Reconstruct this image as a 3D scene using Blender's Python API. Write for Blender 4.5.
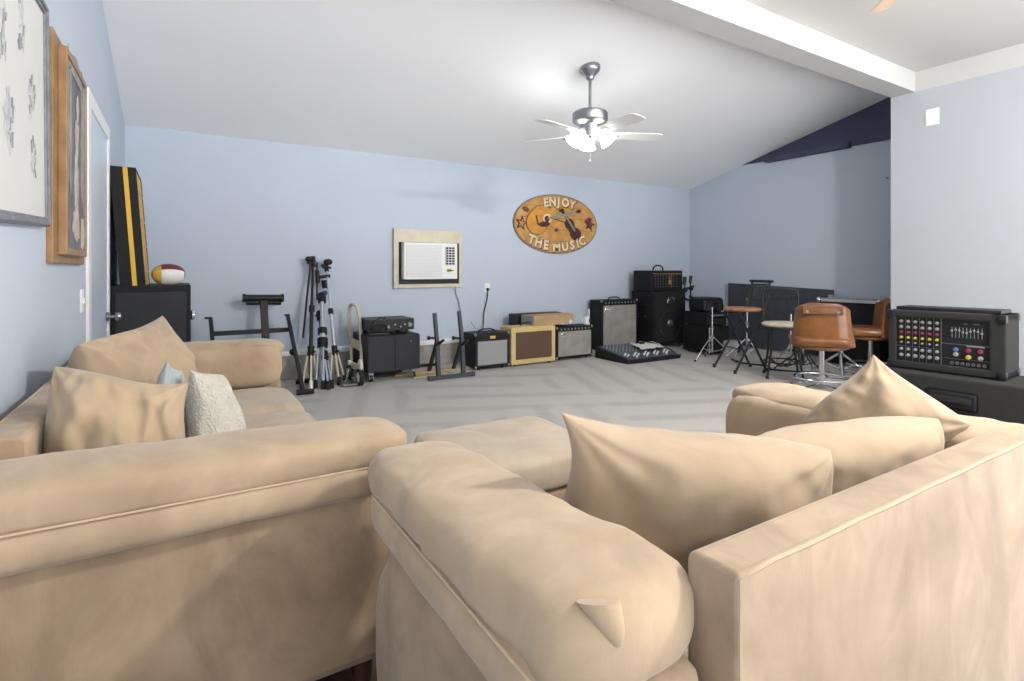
import bpy, bmesh, math, random
from mathutils import Vector, Matrix, Euler, noise
PI = math.pi
for o in list(bpy.data.objects): bpy.data.objects.remove(o)
SC = bpy.context.scene; COL = SC.collection
# ------------------------------------------------------------------ camera
F = 539.0; YAW = math.radians(31.6); SY, CY = math.sin(YAW), math.cos(YAW); H = 1.15
cd = bpy.data.cameras.new('camera'); cam = bpy.data.objects.new('camera', cd); COL.objects.link(cam)
cam.location = (0, 0, H); cam.rotation_euler = (PI/2, 0, -YAW)
cd.sensor_width = 36; cd.lens = 36*F/1024; cd.shift_x = 0; cd.shift_y = -(340.5-270)/1024; cd.clip_start = .02
SC.camera = cam
# ------------------------------------------------------------------ world (fill light entering where the room is left open behind the camera)
w = bpy.data.worlds.new('world'); SC.world = w; w.use_nodes = True
bg = w.node_tree.nodes['Background']; bg.inputs[0].default_value = (.96, .975, 1.0, 1); bg.inputs[1].default_value = 1.0
nt = w.node_tree; tcw = nt.nodes.new('ShaderNodeTexCoord'); sx = nt.nodes.new('ShaderNodeSeparateXYZ'); crw = nt.nodes.new('ShaderNodeMapRange')
crw.inputs[1].default_value = -.12; crw.inputs[2].default_value = .12; crw.inputs[3].default_value = 5.0; crw.inputs[4].default_value = 1.75   # lower half made brighter than the sky, an added glow to lift the ceiling
nt.links.new(tcw.outputs['Generated'], sx.inputs[0]); nt.links.new(sx.outputs[2], crw.inputs[0]); nt.links.new(crw.outputs[0], bg.inputs[1])
SC.view_settings.view_transform = 'Standard'; SC.view_settings.look = 'None'
SC.view_settings.exposure = 0.40; SC.view_settings.gamma = 1; SC.view_settings.use_curve_mapping = False
E_FAN = 15.0; E_FAN2 = 30.0; E_DOME = 620.0
# ------------------------------------------------------------------ room numbers
D = 6.15; XL = -.44; XR = 7.29; XN = 6.2; YN = 2.67; YB0 = 2.456; ZB = H+1.765; ZN = H+1.96; CS = .245; ZC = H+1.349; YBACK = -1.6; YE = .5
def ceil(y): return ZC + CS*(D-y)
def ray(u, v):
    t = (u-512)/F; return Vector((SY+CY*t, CY-SY*t, (270-v)/F))
def P(u, v, Y): r = ray(u, v); return Vector((0, 0, H)) + r*(Y/r.y)          # point at a known distance from the back wall
def PX(u, v, X): r = ray(u, v); return Vector((0, 0, H)) + r*(X/r.x)
def FL(u, v, z=0): r = ray(u, v); return Vector((0, 0, H)) + r*((z-H)/r.z)
def PD(u, v, d): return Vector((0, 0, H)) + ray(u, v)*d
# ------------------------------------------------------------------ materials
def mat(name, col, rough=.6, metal=0, var=.0, vs=8, bump=0, bs=60, sheen=0, col2=None, emit=0, spec=.5, trans=0, coat=0):
    m = bpy.data.materials.new(name); m.use_nodes = True; nt = m.node_tree; b = nt.nodes['Principled BSDF']
    b.inputs['Base Color'].default_value = (*col, 1); b.inputs['Roughness'].default_value = rough; b.inputs['Metallic'].default_value = metal
    b.inputs['Specular IOR Level'].default_value = spec
    if sheen: b.inputs['Sheen Weight'].default_value = sheen; b.inputs['Sheen Roughness'].default_value = .5
    if coat: b.inputs['Coat Weight'].default_value = coat
    if trans: b.inputs['Transmission Weight'].default_value = trans
    if emit: b.inputs['Emission Color'].default_value = (*(col2 or col), 1); b.inputs['Emission Strength'].default_value = emit
    tc = nt.nodes.new('ShaderNodeTexCoord')
    if var or (col2 and not emit):
        n = nt.nodes.new('ShaderNodeTexNoise'); n.inputs['Scale'].default_value = vs; n.inputs['Detail'].default_value = 4
        nt.links.new(tc.outputs['Object'], n.inputs['Vector'])
        cr = nt.nodes.new('ShaderNodeValToRGB'); c2 = col2 or tuple(c*(1-var) for c in col)
        cr.color_ramp.elements[0].position = .35; cr.color_ramp.elements[1].position = .68
        cr.color_ramp.elements[0].color = (*c2, 1); cr.color_ramp.elements[1].color = (*col, 1)
        nt.links.new(n.outputs['Fac'], cr.inputs['Fac']); nt.links.new(cr.outputs['Color'], b.inputs['Base Color'])
    if bump:
        n2 = nt.nodes.new('ShaderNodeTexNoise'); n2.inputs['Scale'].default_value = bs; n2.inputs['Detail'].default_value = 3
        nt.links.new(tc.outputs['Object'], n2.inputs['Vector'])
        bp = nt.nodes.new('ShaderNodeBump'); bp.inputs['Strength'].default_value = bump; bp.inputs['Distance'].default_value = .01
        nt.links.new(n2.outputs['Fac'], bp.inputs['Height']); nt.links.new(bp.outputs['Normal'], b.inputs['Normal'])
    return m
M = {}
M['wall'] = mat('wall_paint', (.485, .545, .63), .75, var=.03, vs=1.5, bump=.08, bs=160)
M['wall_near'] = mat('wall_paint_toned_down', (.42, .445, .475), .75, var=.03, vs=1.5, bump=.08, bs=160)  # same wall paint, darkened to offset the strong light on the near wall
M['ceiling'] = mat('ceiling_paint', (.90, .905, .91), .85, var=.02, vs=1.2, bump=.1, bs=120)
M['ceiling_near'] = mat('ceiling_paint_toned_down', (.60, .59, .56), .85, var=.02, vs=1.2, bump=.1, bs=120)  # ceiling paint darkened in colour because the near side lights up too bright
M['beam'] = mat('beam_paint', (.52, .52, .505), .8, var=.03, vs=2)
M['navy'] = mat('navy_paint', (.062, .06, .115), .7, var=.15, vs=2)
M['white'] = mat('white_trim', (.80, .81, .82), .45, var=.03)
M['door'] = mat('door_paint', (.60, .67, .78), .3, var=.04, vs=2)
M['concrete'] = mat('concrete', (.42, .40, .37), .9, var=.3, vs=9, bump=.4, bs=30)
M['suede'] = mat('suede', (0.435, 0.325, 0.215), .88, col2=(0.365, 0.265, 0.17), vs=5, bump=.05, bs=300, sheen=.25, spec=.2)
M['suede_panel'] = mat('suede_panel', (0.4, 0.29, 0.19), .9, col2=(0.27, 0.187, 0.117), vs=3.4, bump=.05, bs=300, sheen=.25, spec=.2)
M['suede_pillow'] = mat('suede_pillow', (0.425, 0.32, 0.212), .85, col2=(0.375, 0.275, 0.178), vs=4, bump=.05, bs=300, sheen=.25, spec=.2)
M['suede_light'] = mat('suede_light', (0.43, 0.355, 0.265), .9, col2=(0.38, 0.305, 0.225), vs=5, bump=.05, bs=300, sheen=.25, spec=.2)
M['piping'] = mat('piping', (.50, .37, .25), .85, var=.1)
M['lace'] = mat('lace_fabric', (.56, .53, .47), .9, var=.12, vs=60, bump=1.0, bs=110)
M['greyfab'] = mat('grey_fabric', (.42, .45, .47), .9, var=.25, vs=14, bump=.3, bs=80)
M['black'] = mat('black_vinyl', (.008, .008, .010), .6, var=.3, vs=30, bump=.3, bs=300, spec=.3)
M['blackp'] = mat('black_plastic', (.010, .010, .012), .45, var=.2, vs=20, spec=.35)
M['blackm'] = mat('black_metal', (.012, .013, .016), .45, var=.2, vs=20, spec=.4)
M['charcoal'] = mat('charcoal_board', (.028, .029, .034), .6, var=.15, vs=6, spec=.3)
M['slate'] = mat('slate_board', (.046, .054, .070), .6, var=.15, vs=5)
M['greycarpet'] = mat('grey_carpet_covering', (.019, .0195, .019), .95, var=.3, vs=90, bump=.6, bs=300)
M['chrome'] = mat('chrome', (.75, .75, .77), .16, metal=1, var=.1)
M['nickel'] = mat('nickel', (.36, .36, .38), .36, metal=1, var=.1)
M['alu'] = mat('aluminium', (.62, .65, .72), .35, metal=.8, var=.15, vs=30)
M['blue'] = mat('blue_metal', (.08, .16, .38), .35, metal=.6, var=.2, vs=20)
M['silver'] = mat('silver_grille', (.36, .36, .36), .7, col2=(.25, .25, .26), vs=160, bump=.4, bs=500)
M['silver2'] = mat('aged_silver_grille', (.33, .32, .29), .75, col2=(.24, .235, .21), vs=7, bump=.4, bs=500)
M['brown_grille'] = mat('brown_grille', (.12, .07, .045), .85, col2=(.09, .05, .032), vs=120, bump=.4, bs=400)
M['tweed'] = mat('tweed', (.60, .47, .22), .8, col2=(.50, .38, .16), vs=110, bump=.3, bs=300)
M['black_grille'] = mat('black_grille', (.009, .009, .010), .85, var=.3, vs=150, bump=.5, bs=500)
M['cardboard'] = mat('cardboard', (.46, .31, .18), .85, col2=(.36, .23, .125), vs=7, bump=.1)
M['cream'] = mat('cream_paint', (.62, .56, .42), .5, var=.12, vs=10)
M['ivory'] = mat('ivory_plastic', (.78, .78, .76), .4, var=.03)
M['acgrille'] = mat('pale_vent_grille', (.66, .67, .68), .6, var=.1, vs=200)
M['rubber'] = mat('rubber', (.012, .012, .012), .8, var=.2)
M['wood'] = mat('oak_wood', (.33, .19, .08), .4, col2=(.23, .125, .05), vs=12, bump=.1)
M['plank'] = mat('pale_plank', (.52, .40, .25), .7, col2=(.42, .31, .18), vs=7)
M['seatwood'] = mat('seat_wood', (.40, .20, .08), .35, col2=(.26, .115, .045), vs=16)
M['seatcream'] = mat('seat_cream', (.60, .52, .42), .6, col2=(.48, .40, .30), vs=14)
M['vinyl'] = mat('tan_vinyl', (.25, .095, .026), .3, col2=(.17, .062, .018), vs=9, bump=.15, bs=40, coat=.3)
M['vinyl_dark'] = mat('dark_tan_vinyl', (.20, .08, .025), .35, var=.3, vs=12, coat=.3)
M['yellow'] = mat('yellow_paint', (.72, .42, .03), .5, var=.1, vs=12)
M['maroon'] = mat('maroon_leather', (.16, .02, .025), .35, var=.2, vs=20)
M['gold'] = mat('gold_panel', (.70, .42, .08), .35, var=.1)
M['whiteleather'] = mat('white_leather', (.72, .70, .67), .35, var=.08, vs=20)
M['greywood'] = mat('grey_wood', (.20, .21, .23), .5, col2=(.13, .135, .15), vs=20)
M['paper'] = mat('paper', (.60, .60, .58), .6, var=.03, vs=5)
M['sketch'] = mat('sketch_ink', (.16, .17, .18), .8, col2=(.30, .31, .31), vs=40)
M['sketchpale'] = mat('pale_sketch_ink', (.33, .35, .37), .8, col2=(.55, .55, .53), vs=26)
M['oldpaint'] = mat('dark_painting', (.16, .15, .16), .45, col2=(.07, .07, .08), vs=9)
M['figure'] = mat('painted_cream', (.62, .55, .44), .6, col2=(.36, .30, .24), vs=25)
M['drape'] = mat('painted_grey', (.34, .33, .32), .6, col2=(.22, .22, .22), vs=12)
M['glassw'] = mat('frosted_glass', (1, 1, .97), .4, emit=E_FAN, col2=(1, .985, .96))
M['glass2'] = mat('frosted_bowl', (1, .95, .86), .4, emit=E_FAN2, col2=(1, .93, .82))
M['glass3'] = mat('frosted_dome', (1, .96, .9), .4, emit=E_DOME, col2=(1, .96, .90))
M['bladew'] = mat('white_blade', (.80, .80, .78), .45, var=.03)
M['bladewood'] = mat('maple_blade', (.75, .55, .38), .4, var=.15, vs=10)
M['signwood'] = mat('sign_wood', (.56, .31, .09), .55, col2=(.42, .20, .05), vs=9)
M['signrim'] = mat('sign_rim', (.10, .12, .11), .6, col2=(.30, .22, .12), vs=40)
M['letter'] = mat('sign_letter', (.78, .62, .40), .5, var=.12, vs=30)
M['lettershadow'] = mat('sign_letter_edge', (.13, .06, .03), .6, var=.2)
M['guitarbody'] = mat('painted_guitar', (.62, .31, .04), .4, col2=(.50, .22, .03), vs=14)
M['fiddle'] = mat('painted_fiddle', (.07, .022, .018), .4, var=.3, vs=20)
M['neck'] = mat('painted_neck', (.27, .31, .28), .5, var=.3, vs=30)
M['red'] = mat('red_paint', (.17, .04, .03), .5, var=.2, vs=20)
M['redknob'] = mat('red_knob', (.22, .03, .06), .4, var=.05)
M['yellowknob'] = mat('yellow_knob', (.42, .34, .03), .4, var=.05)
M['whiteknob'] = mat('white_knob', (.24, .24, .23), .4, var=.05)
M['greyknob'] = mat('grey_knob', (.25, .26, .26), .4, var=.1)
M['blueknob'] = mat('blue_knob', (.08, .12, .30), .4, var=.1)
M['panelgrey'] = mat('console_panel', (.09, .11, .15), .5, col2=(.05, .06, .09), vs=20)
M['darkwood'] = mat('dark_foot', (.05, .02, .012), .4, var=.2)

def nap(m, amount=.22):
    nt = m.node_tree; b = nt.nodes['Principled BSDF']; src = b.inputs['Base Color'].links[0].from_socket; tc = [n for n in nt.nodes if n.type == 'TEX_COORD'][0]
    n = nt.nodes.new('ShaderNodeTexNoise'); n.inputs['Scale'].default_value = 5.5; n.inputs['Detail'].default_value = 6; n.inputs['Roughness'].default_value = .62; n.inputs['Distortion'].default_value = 1.2
    mp = nt.nodes.new('ShaderNodeMapping'); mp.inputs['Rotation'].default_value = (.3, .5, .4); mp.inputs['Scale'].default_value = (1, 1, .55); nt.links.new(tc.outputs['Object'], mp.inputs[0]); nt.links.new(mp.outputs[0], n.inputs['Vector'])
    r = nt.nodes.new('ShaderNodeMapRange'); r.inputs[1].default_value = .38; r.inputs[2].default_value = .62; r.inputs[3].default_value = 1-amount; r.inputs[4].default_value = 1+amount*.35; nt.links.new(n.outputs['Fac'], r.inputs[0])
    mx = nt.nodes.new('ShaderNodeVectorMath'); mx.operation = 'SCALE'; nt.links.new(src, mx.inputs[0]); nt.links.new(r.outputs[0], mx.inputs['Scale']); nt.links.new(mx.outputs[0], b.inputs['Base Color'])
nap(M['suede'], .12); nap(M['suede_panel'], .20); nap(M['suede_pillow'], .08); nap(M['suede_light'], .10)
def nodes_floor():
    m = bpy.data.materials.new('grey_carpet'); m.use_nodes = True; nt = m.node_tree; b = nt.nodes['Principled BSDF']
    b.inputs['Roughness'].default_value = .95; b.inputs['Specular IOR Level'].default_value = .15
    tc = nt.nodes.new('ShaderNodeTexCoord')
    def wave(rot, scale, dist, dsc):
        mp = nt.nodes.new('ShaderNodeMapping'); mp.inputs['Rotation'].default_value = (0, 0, rot); nt.links.new(tc.outputs['Object'], mp.inputs['Vector'])
        wv = nt.nodes.new('ShaderNodeTexWave'); wv.inputs['Scale'].default_value = scale; wv.inputs['Distortion'].default_value = dist; wv.inputs['Detail'].default_value = 1.5
        wv.inputs['Detail Scale'].default_value = dsc; nt.links.new(mp.outputs['Vector'], wv.inputs['Vector']); return wv
    a = wave(.35, .85, .7, .5); c = wave(-1.15, .7, .9, .4)
    n = nt.nodes.new('ShaderNodeTexNoise'); n.inputs['Scale'].default_value = .55; n.inputs['Detail'].default_value = 1; nt.links.new(tc.outputs['Object'], n.inputs['Vector'])
    gt = nt.nodes.new('ShaderNodeValToRGB'); gt.color_ramp.elements[0].position = .46; gt.color_ramp.elements[1].position = .54; nt.links.new(n.outputs['Fac'], gt.inputs['Fac'])
    mx = nt.nodes.new('ShaderNodeMix'); mx.data_type = 'FLOAT'; nt.links.new(gt.outputs['Color'], mx.inputs[0]); nt.links.new(a.outputs['Fac'], mx.inputs[2]); nt.links.new(c.outputs['Fac'], mx.inputs[3])
    fine = nt.nodes.new('ShaderNodeTexNoise'); fine.inputs['Scale'].default_value = 22; fine.inputs['Detail'].default_value = 5; nt.links.new(tc.outputs['Object'], fine.inputs['Vector'])
    ad = nt.nodes.new('ShaderNodeMath'); ad.operation = 'MULTIPLY_ADD'; ad.inputs[1].default_value = .7; nt.links.new(fine.outputs['Fac'], ad.inputs[0]); nt.links.new(mx.outputs[0], ad.inputs[2])
    cr = nt.nodes.new('ShaderNodeValToRGB'); cr.color_ramp.elements[0].position = .35; cr.color_ramp.elements[1].position = 1.1/1.35
    cr.color_ramp.elements[0].color = (.39, .378, .355, 1); cr.color_ramp.elements[1].color = (.46, .447, .418, 1)
    nt.links.new(ad.outputs[0], cr.inputs['Fac']); nt.links.new(cr.outputs['Color'], b.inputs['Base Color'])
    f2 = nt.nodes.new('ShaderNodeTexNoise'); f2.inputs['Scale'].default_value = 180; nt.links.new(tc.outputs['Object'], f2.inputs['Vector'])
    bp = nt.nodes.new('ShaderNodeBump'); bp.inputs['Strength'].default_value = .5; bp.inputs['Distance'].default_value = .01; nt.links.new(f2.outputs['Fac'], bp.inputs['Height']); nt.links.new(bp.outputs['Normal'], b.inputs['Normal'])
    return m
M['carpet'] = nodes_floor()
M['darkfloor'] = mat('dark_laminate', (.075, .028, .02), .35, col2=(.045, .016, .012), vs=6)

# ------------------------------------------------------------------ mesh builder
def rotm(rx=0, ry=0, rz=0): return Euler((rx, ry, rz)).to_matrix().to_4x4()
ORIG = {}
class MB:
    def __init__(s, world=False): s.bm = bmesh.new(); s.world = world
    def _new(s, before): return [v for v in s.bm.verts if v.index == -1 or v not in before]
    def box(s, c, size, rot=None, bev=0, seg=2):
        r = bmesh.ops.create_cube(s.bm, size=1); vs = r['verts']
        Mx = Matrix.Translation(Vector(c)) @ (rot if rot else Matrix.Identity(4)) @ Matrix.Diagonal((*size, 1))
        bmesh.ops.transform(s.bm, matrix=Mx, verts=vs)
        if bev:
            es = list({e for v in vs for e in v.link_edges})
            bmesh.ops.bevel(s.bm, geom=es, offset=bev, segments=seg, profile=.6, affect='EDGES')
        return s
    def bb(s, a, b, bev=0, seg=2):     # box by two corners
        a = Vector(a); b = Vector(b); return s.box((a+b)/2, [abs(x) for x in (b-a)], bev=bev, seg=seg)
    def cyl(s, p0, p1, r0, r1=None, n=14):
        p0 = Vector(p0); p1 = Vector(p1); d = p1-p0; r1 = r0 if r1 is None else r1
        q = d.to_track_quat('Z', 'Y').to_matrix().to_4x4()
        bmesh.ops.create_cone(s.bm, cap_ends=True, segments=n, radius1=r0, radius2=r1, depth=d.length, matrix=Matrix.Translation((p0+p1)/2) @ q); return s
    def bar(s, p0, p1, wx, wy, up=(0, 0, 1), bev=.002):
        p0 = Vector(p0); p1 = Vector(p1); d = p1-p0; z = d.normalized(); x = Vector(up).cross(z)
        if x.length < 1e-3: x = Vector((1, 0, 0)).cross(z)
        x.normalize(); y = z.cross(x); R = Matrix((x, y, z)).transposed().to_4x4()
        return s.box((p0+p1)/2, (wx, wy, d.length), rot=R, bev=bev, seg=1)
    def sph(s, c, r, rot=None, n=16):
        if not hasattr(r, '__len__'): r = (r, r, r)
        bmesh.ops.create_uvsphere(s.bm, u_segments=n, v_segments=max(6, n//2+2), radius=1, matrix=Matrix.Translation(Vector(c)) @ (rot if rot else Matrix.Identity(4)) @ Matrix.Diagonal((*r, 1))); return s
    def grid(s, rows, cu=False, cap=False):  # rows of points; cu closes each row
        V = [[s.bm.verts.new(p) for p in r] for r in rows]; n = len(rows[0])
        for i in range(len(V)-1):
            for j in range(n if cu else n-1):
                k = (j+1) % n
                try: s.bm.faces.new((V[i][j], V[i][k], V[i+1][k], V[i+1][j]))
                except ValueError: pass
        if cap:
            for R in (V[0], V[-1]):
                try: s.bm.faces.new(R)
                except ValueError: pass
        return s
    def tube(s, pts, r, n=8, closed=False):
        pts = [Vector(p) for p in pts]; rows = []; N = len(pts); prev = None
        for i, p in enumerate(pts):
            a = pts[(i-1) % N] if (closed or i) else p; b = pts[(i+1) % N] if (closed or i < N-1) else p
            t = (b-a).normalized()
            if prev is None: x = t.orthogonal().normalized()
            else:
                x = prev - t*prev.dot(t)
                x = x.normalized() if x.length > 1e-6 else t.orthogonal().normalized()
            prev = x; y = t.cross(x); rr = r[i] if hasattr(r, '__len__') else r
            rows.append([p + (x*math.cos(2*PI*k/n) + y*math.sin(2*PI*k/n))*rr for k in range(n)])
        if closed: rows.append(rows[0])
        if closed:
            V = [[s.bm.verts.new(p) for p in q] for q in rows[:-1]]
            for i in range(N):
                A = V[i]; B = V[(i+1) % N]
                for j in range(n):
                    s.bm.faces.new((A[j], A[(j+1) % n], B[(j+1) % n], B[j]))
            return s
        return s.grid(rows, cu=True, cap=True)
    def lathe(s, prof, o=(0, 0, 0), rot=None, n=24, cap=True):
        Mx = Matrix.Translation(Vector(o)) @ (rot if rot else Matrix.Identity(4))
        rows = [[Mx @ Vector((r*math.cos(2*PI*k/n), r*math.sin(2*PI*k/n), z)) for k in range(n)] for r, z in prof]
        return s.grid(rows, cu=True, cap=cap)
    def prism(s, pts, h, Mx=None, bev=0):  # pts 2D -> extruded along local z from 0 to h
        Mx = Mx or Matrix.Identity(4)
        a = [s.bm.verts.new(Mx @ Vector((x, y, 0))) for x, y in pts]; b = [s.bm.verts.new(Mx @ Vector((x, y, h))) for x, y in pts]
        n = len(pts); fs = [s.bm.faces.new(list(reversed(a))), s.bm.faces.new(b)]
        for i in range(n): fs.append(s.bm.faces.new((a[i], a[(i+1) % n], b[(i+1) % n], b[i])))
        if bev:
            es = list({e for f in fs[:2] for e in f.edges}); bmesh.ops.bevel(s.bm, geom=es, offset=bev, segments=3, profile=.6, affect='EDGES')
        return s
    def text(s, body, size, Mx, depth=.004, offset=0.0):
        c = bpy.data.curves.new('t', 'FONT'); c.body = body; c.size = size; c.extrude = depth; c.offset = offset; c.align_x = 'CENTER'; c.align_y = 'CENTER'; c.resolution_u = 3
        o = bpy.data.objects.new('t', c); COL.objects.link(o); dg = bpy.context.evaluated_depsgraph_get(); me = o.evaluated_get(dg).to_mesh()
        t = bmesh.new(); t.from_mesh(me); bmesh.ops.transform(t, matrix=Mx, verts=t.verts); mp = {v: s.bm.verts.new(v.co) for v in t.verts}
        for f in t.faces:
            try: s.bm.faces.new([mp[v] for v in f.verts])
            except ValueError: pass
        t.free(); bpy.data.objects.remove(o); bpy.data.curves.remove(c); return s
    def each(s, name, m, parent, label=None, smooth=True):
        s.bm.verts.ensure_lookup_table(); seen = set(); out = []
        for v0 in s.bm.verts:
            if v0 in seen: continue
            st = [v0]; isl = []; seen.add(v0)
            while st:
                v = st.pop(); isl.append(v)
                for e in v.link_edges:
                    q = e.other_vert(v)
                    if q not in seen: seen.add(q); st.append(q)
            k = MB(s.world); mp = {v: k.bm.verts.new(v.co) for v in isl}
            for f in {f for v in isl for f in v.link_faces}: k.bm.faces.new([mp[v] for v in f.verts])
            out.append(k.build(name, m, parent, label=label, smooth=smooth))
        s.bm.free(); return out
    def build(s, name, m, parent=None, smooth=True, bevel=0, sub=0, label=None, ang=40):
        if s.world and parent is not None:
            bmesh.ops.transform(s.bm, matrix=Matrix.Translation(-ORIG[parent.name]), verts=s.bm.verts)
        bmesh.ops.recalc_face_normals(s.bm, faces=s.bm.faces)
        me = bpy.data.meshes.new(name); s.bm.to_mesh(me); s.bm.free(); o = bpy.data.objects.new(name, me); COL.objects.link(o)
        me.materials.append(m)
        if smooth:
            me.shade_smooth(); 
            try: me.set_sharp_from_angle(angle=math.radians(ang))
            except Exception: pass
        if bevel:
            b = o.modifiers.new('bevel', 'BEVEL'); b.width = bevel; b.segments = 3; b.limit_method = 'ANGLE'; b.angle_limit = math.radians(35)
        if sub:
            d = o.modifiers.new('sub', 'SUBSURF'); d.levels = sub; d.render_levels = sub
        if parent is not None:
            o.parent = parent
            ORIG[o.name] = ORIG.get(parent.name, Vector((0, 0, 0)))
        else: ORIG[o.name] = Vector((0, 0, 0))
        if label: o['label'] = label
        return o
def thing(name, label, cat, loc=(0, 0, 0), rz=0, group=None):
    o = bpy.data.objects.new(name, None); COL.objects.link(o); o.location = loc; o.rotation_euler = (0, 0, rz); o['label'] = label; o['category'] = cat
    o.empty_display_size = .1
    if group: o['group'] = group
    ORIG[o.name] = Vector(loc); return o
def tag(o, label, cat, group=None):
    o['label'] = label; o['category'] = cat
    if group: o['group'] = group
    return o
def struct(name, mb, m, **k):
    o = mb.build(name, m, **k); o['kind'] = 'structure'; return o
def dup(root, loc, rz, label):
    r = root.copy(); COL.objects.link(r); r.location = loc; r.rotation_euler = (0, 0, rz); r['label'] = label
    for ch in list(root.children):
        c = ch.copy(); COL.objects.link(c); c.parent = r
        for g in ch.children:
            d = g.copy(); COL.objects.link(d); d.parent = c
    return r
def arc(c, r, a0, a1, n, ax=(1, 0, 0), ay=(0, 0, 1), ry=None):
    c = Vector(c); ax = Vector(ax); ay = Vector(ay); ry = r if ry is None else ry
    return [c + ax*r*math.cos(a0+(a1-a0)*i/n) + ay*ry*math.sin(a0+(a1-a0)*i/n) for i in range(n+1)]

# ================================================================== SETTING
m = MB(); m.bb((XL-.12, 1.75, -.12), (XR+.12, D+.12, 0)); struct('floor', m, M['carpet'], smooth=False)
m = MB(); m.bb((XL-.12, YBACK, -.12), (XR+.12, 1.75, -.002)); struct('floor_kitchen', m, M['darkfloor'], smooth=False)
# back wall
m = MB(); m.bb((XL-.12, D, -.12), (XR+.12, D+.12, ZC+.3)); struct('wall_back', m, M['wall'], smooth=False)
# left wall
m = MB(); m.bb((XL-.12, YBACK, -.12), (XL, D, ZB+1.2)); struct('wall_left', m, M['wall'], smooth=False)
# right wall: pale blue below, navy gable area above as its own painted panel
m = MB(); m.bb((XR, YN-.2, -.12), (XR+.12, D, ZB+1.0)); struct('wall_right', m, M['wall'], smooth=False)
# wall of the near right side (front of the alcove)
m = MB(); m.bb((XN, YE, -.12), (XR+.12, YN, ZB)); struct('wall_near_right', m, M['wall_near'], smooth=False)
m = MB(); m.bb((XN, YBACK, ZB), (XR+.12, YN, ZN+.1)); struct('trim_1', m, M['beam'], smooth=False)
# ceiling: sloping part over the music area, flat part over the camera
m = MB(); y0 = YN-.05
m.prism([(y0, ceil(y0)), (D, ceil(D)), (D, ceil(D)+.12), (y0, ceil(y0)+.12)], XR-XL+.24, Matrix(((0, 0, 1, XL-.12), (1, 0, 0, 0), (0, 1, 0, 0), (0, 0, 0, 1))))
struct('ceiling', m, M['ceiling'], smooth=False)
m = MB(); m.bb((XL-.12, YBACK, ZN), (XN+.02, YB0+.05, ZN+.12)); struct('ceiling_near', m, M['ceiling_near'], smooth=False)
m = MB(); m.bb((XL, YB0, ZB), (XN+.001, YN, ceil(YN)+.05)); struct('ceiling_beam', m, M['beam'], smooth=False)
# navy gable area: panel 12 mm thick on the right wall up to the slope, plus a boxed ledge
zl = H+1.585; yt = D-(zl-ZC)/CS
MR = Matrix(((0, 0, -1, XR), (1, 0, 0, 0), (0, 1, 0, 0), (0, 0, 0, 1)))
m = MB(); m.prism([(YN-.1, zl-.02), (yt, zl+.01), (YN-.1, ceil(YN-.1))], .015, MR); struct('trim_2', m, M['navy'], smooth=False)
m = MB(); a = PX(768, 160, XR); b = PX(852, 149, XR); m.bb((XR-.10, b.y, zl-.03), (XR-.01, a.y, zl+.045), bev=.006); struct('trim_3', m, M['navy'], smooth=False)
# concrete stem wall + white ledge along the back and right walls
CU = .10
m = MB(); m.bb((XL+.02, D-CU, 0), (XR, D, .25), bev=.004); struct('wall_base_concrete', m, M['concrete'], smooth=False)
m = MB(); m.bb((XL+.02, D-CU-.02, .25), (XR, D, .30), bev=.006); struct('baseboard_back', m, M['white'], smooth=False)
m = MB(); m.bb((XR-.03, YN, 0), (XR, D-CU-.02, .12), bev=.004); struct('baseboard_right', m, M['white'], smooth=False)
m = MB(); m.bb((XL, YBACK, 0), (XL+.02, 3.6, .11), bev=.004); struct('baseboard_left', m, M['white'], smooth=False)
# door in the left wall
y0, y1, zt = 3.72, 4.76, 2.15
m = MB()
m.bb((XL, y0, 0), (XL+.014, y0+.09, zt), bev=.003).bb((XL, y1-.09, 0), (XL+.014, y1, zt), bev=.003).bb((XL, y0+.09, zt-.09), (XL+.014, y1-.09, zt), bev=.003)
struct('door_frame', m, M['white'], smooth=False)
m = MB(); m.bb((XL-.01, y0+.09, .01), (XL+.006, y1-.09, zt-.09), bev=.002)
dr = struct('door_1', m, M['door'], smooth=False)
m = MB(); kz = .83; ky = y1-.17
m.cyl((XL+.012, ky, kz), (XL+.022, ky, kz), .032, n=20).cyl((XL+.02, ky, kz), (XL+.06, ky, kz), .011).lathe([(.001, 0), (.024, .004), (.03, .02), (.024, .036), (.001, .042)], (XL+.055, ky, kz), rotm(0, PI/2, 0), n=20)
m.build('door_knob', M['nickel'], dr, label='brushed metal door knob')
m = MB(); m.bb((XL, 3.52, .93), (XL+.008, 3.60, 1.05), bev=.002).bb((XL+.008, 3.55, .975), (XL+.016, 3.57, 1.005)); tag(m.build('light_switch', M['white']), 'white light switch on the left wall beside the door', 'switch')

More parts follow.
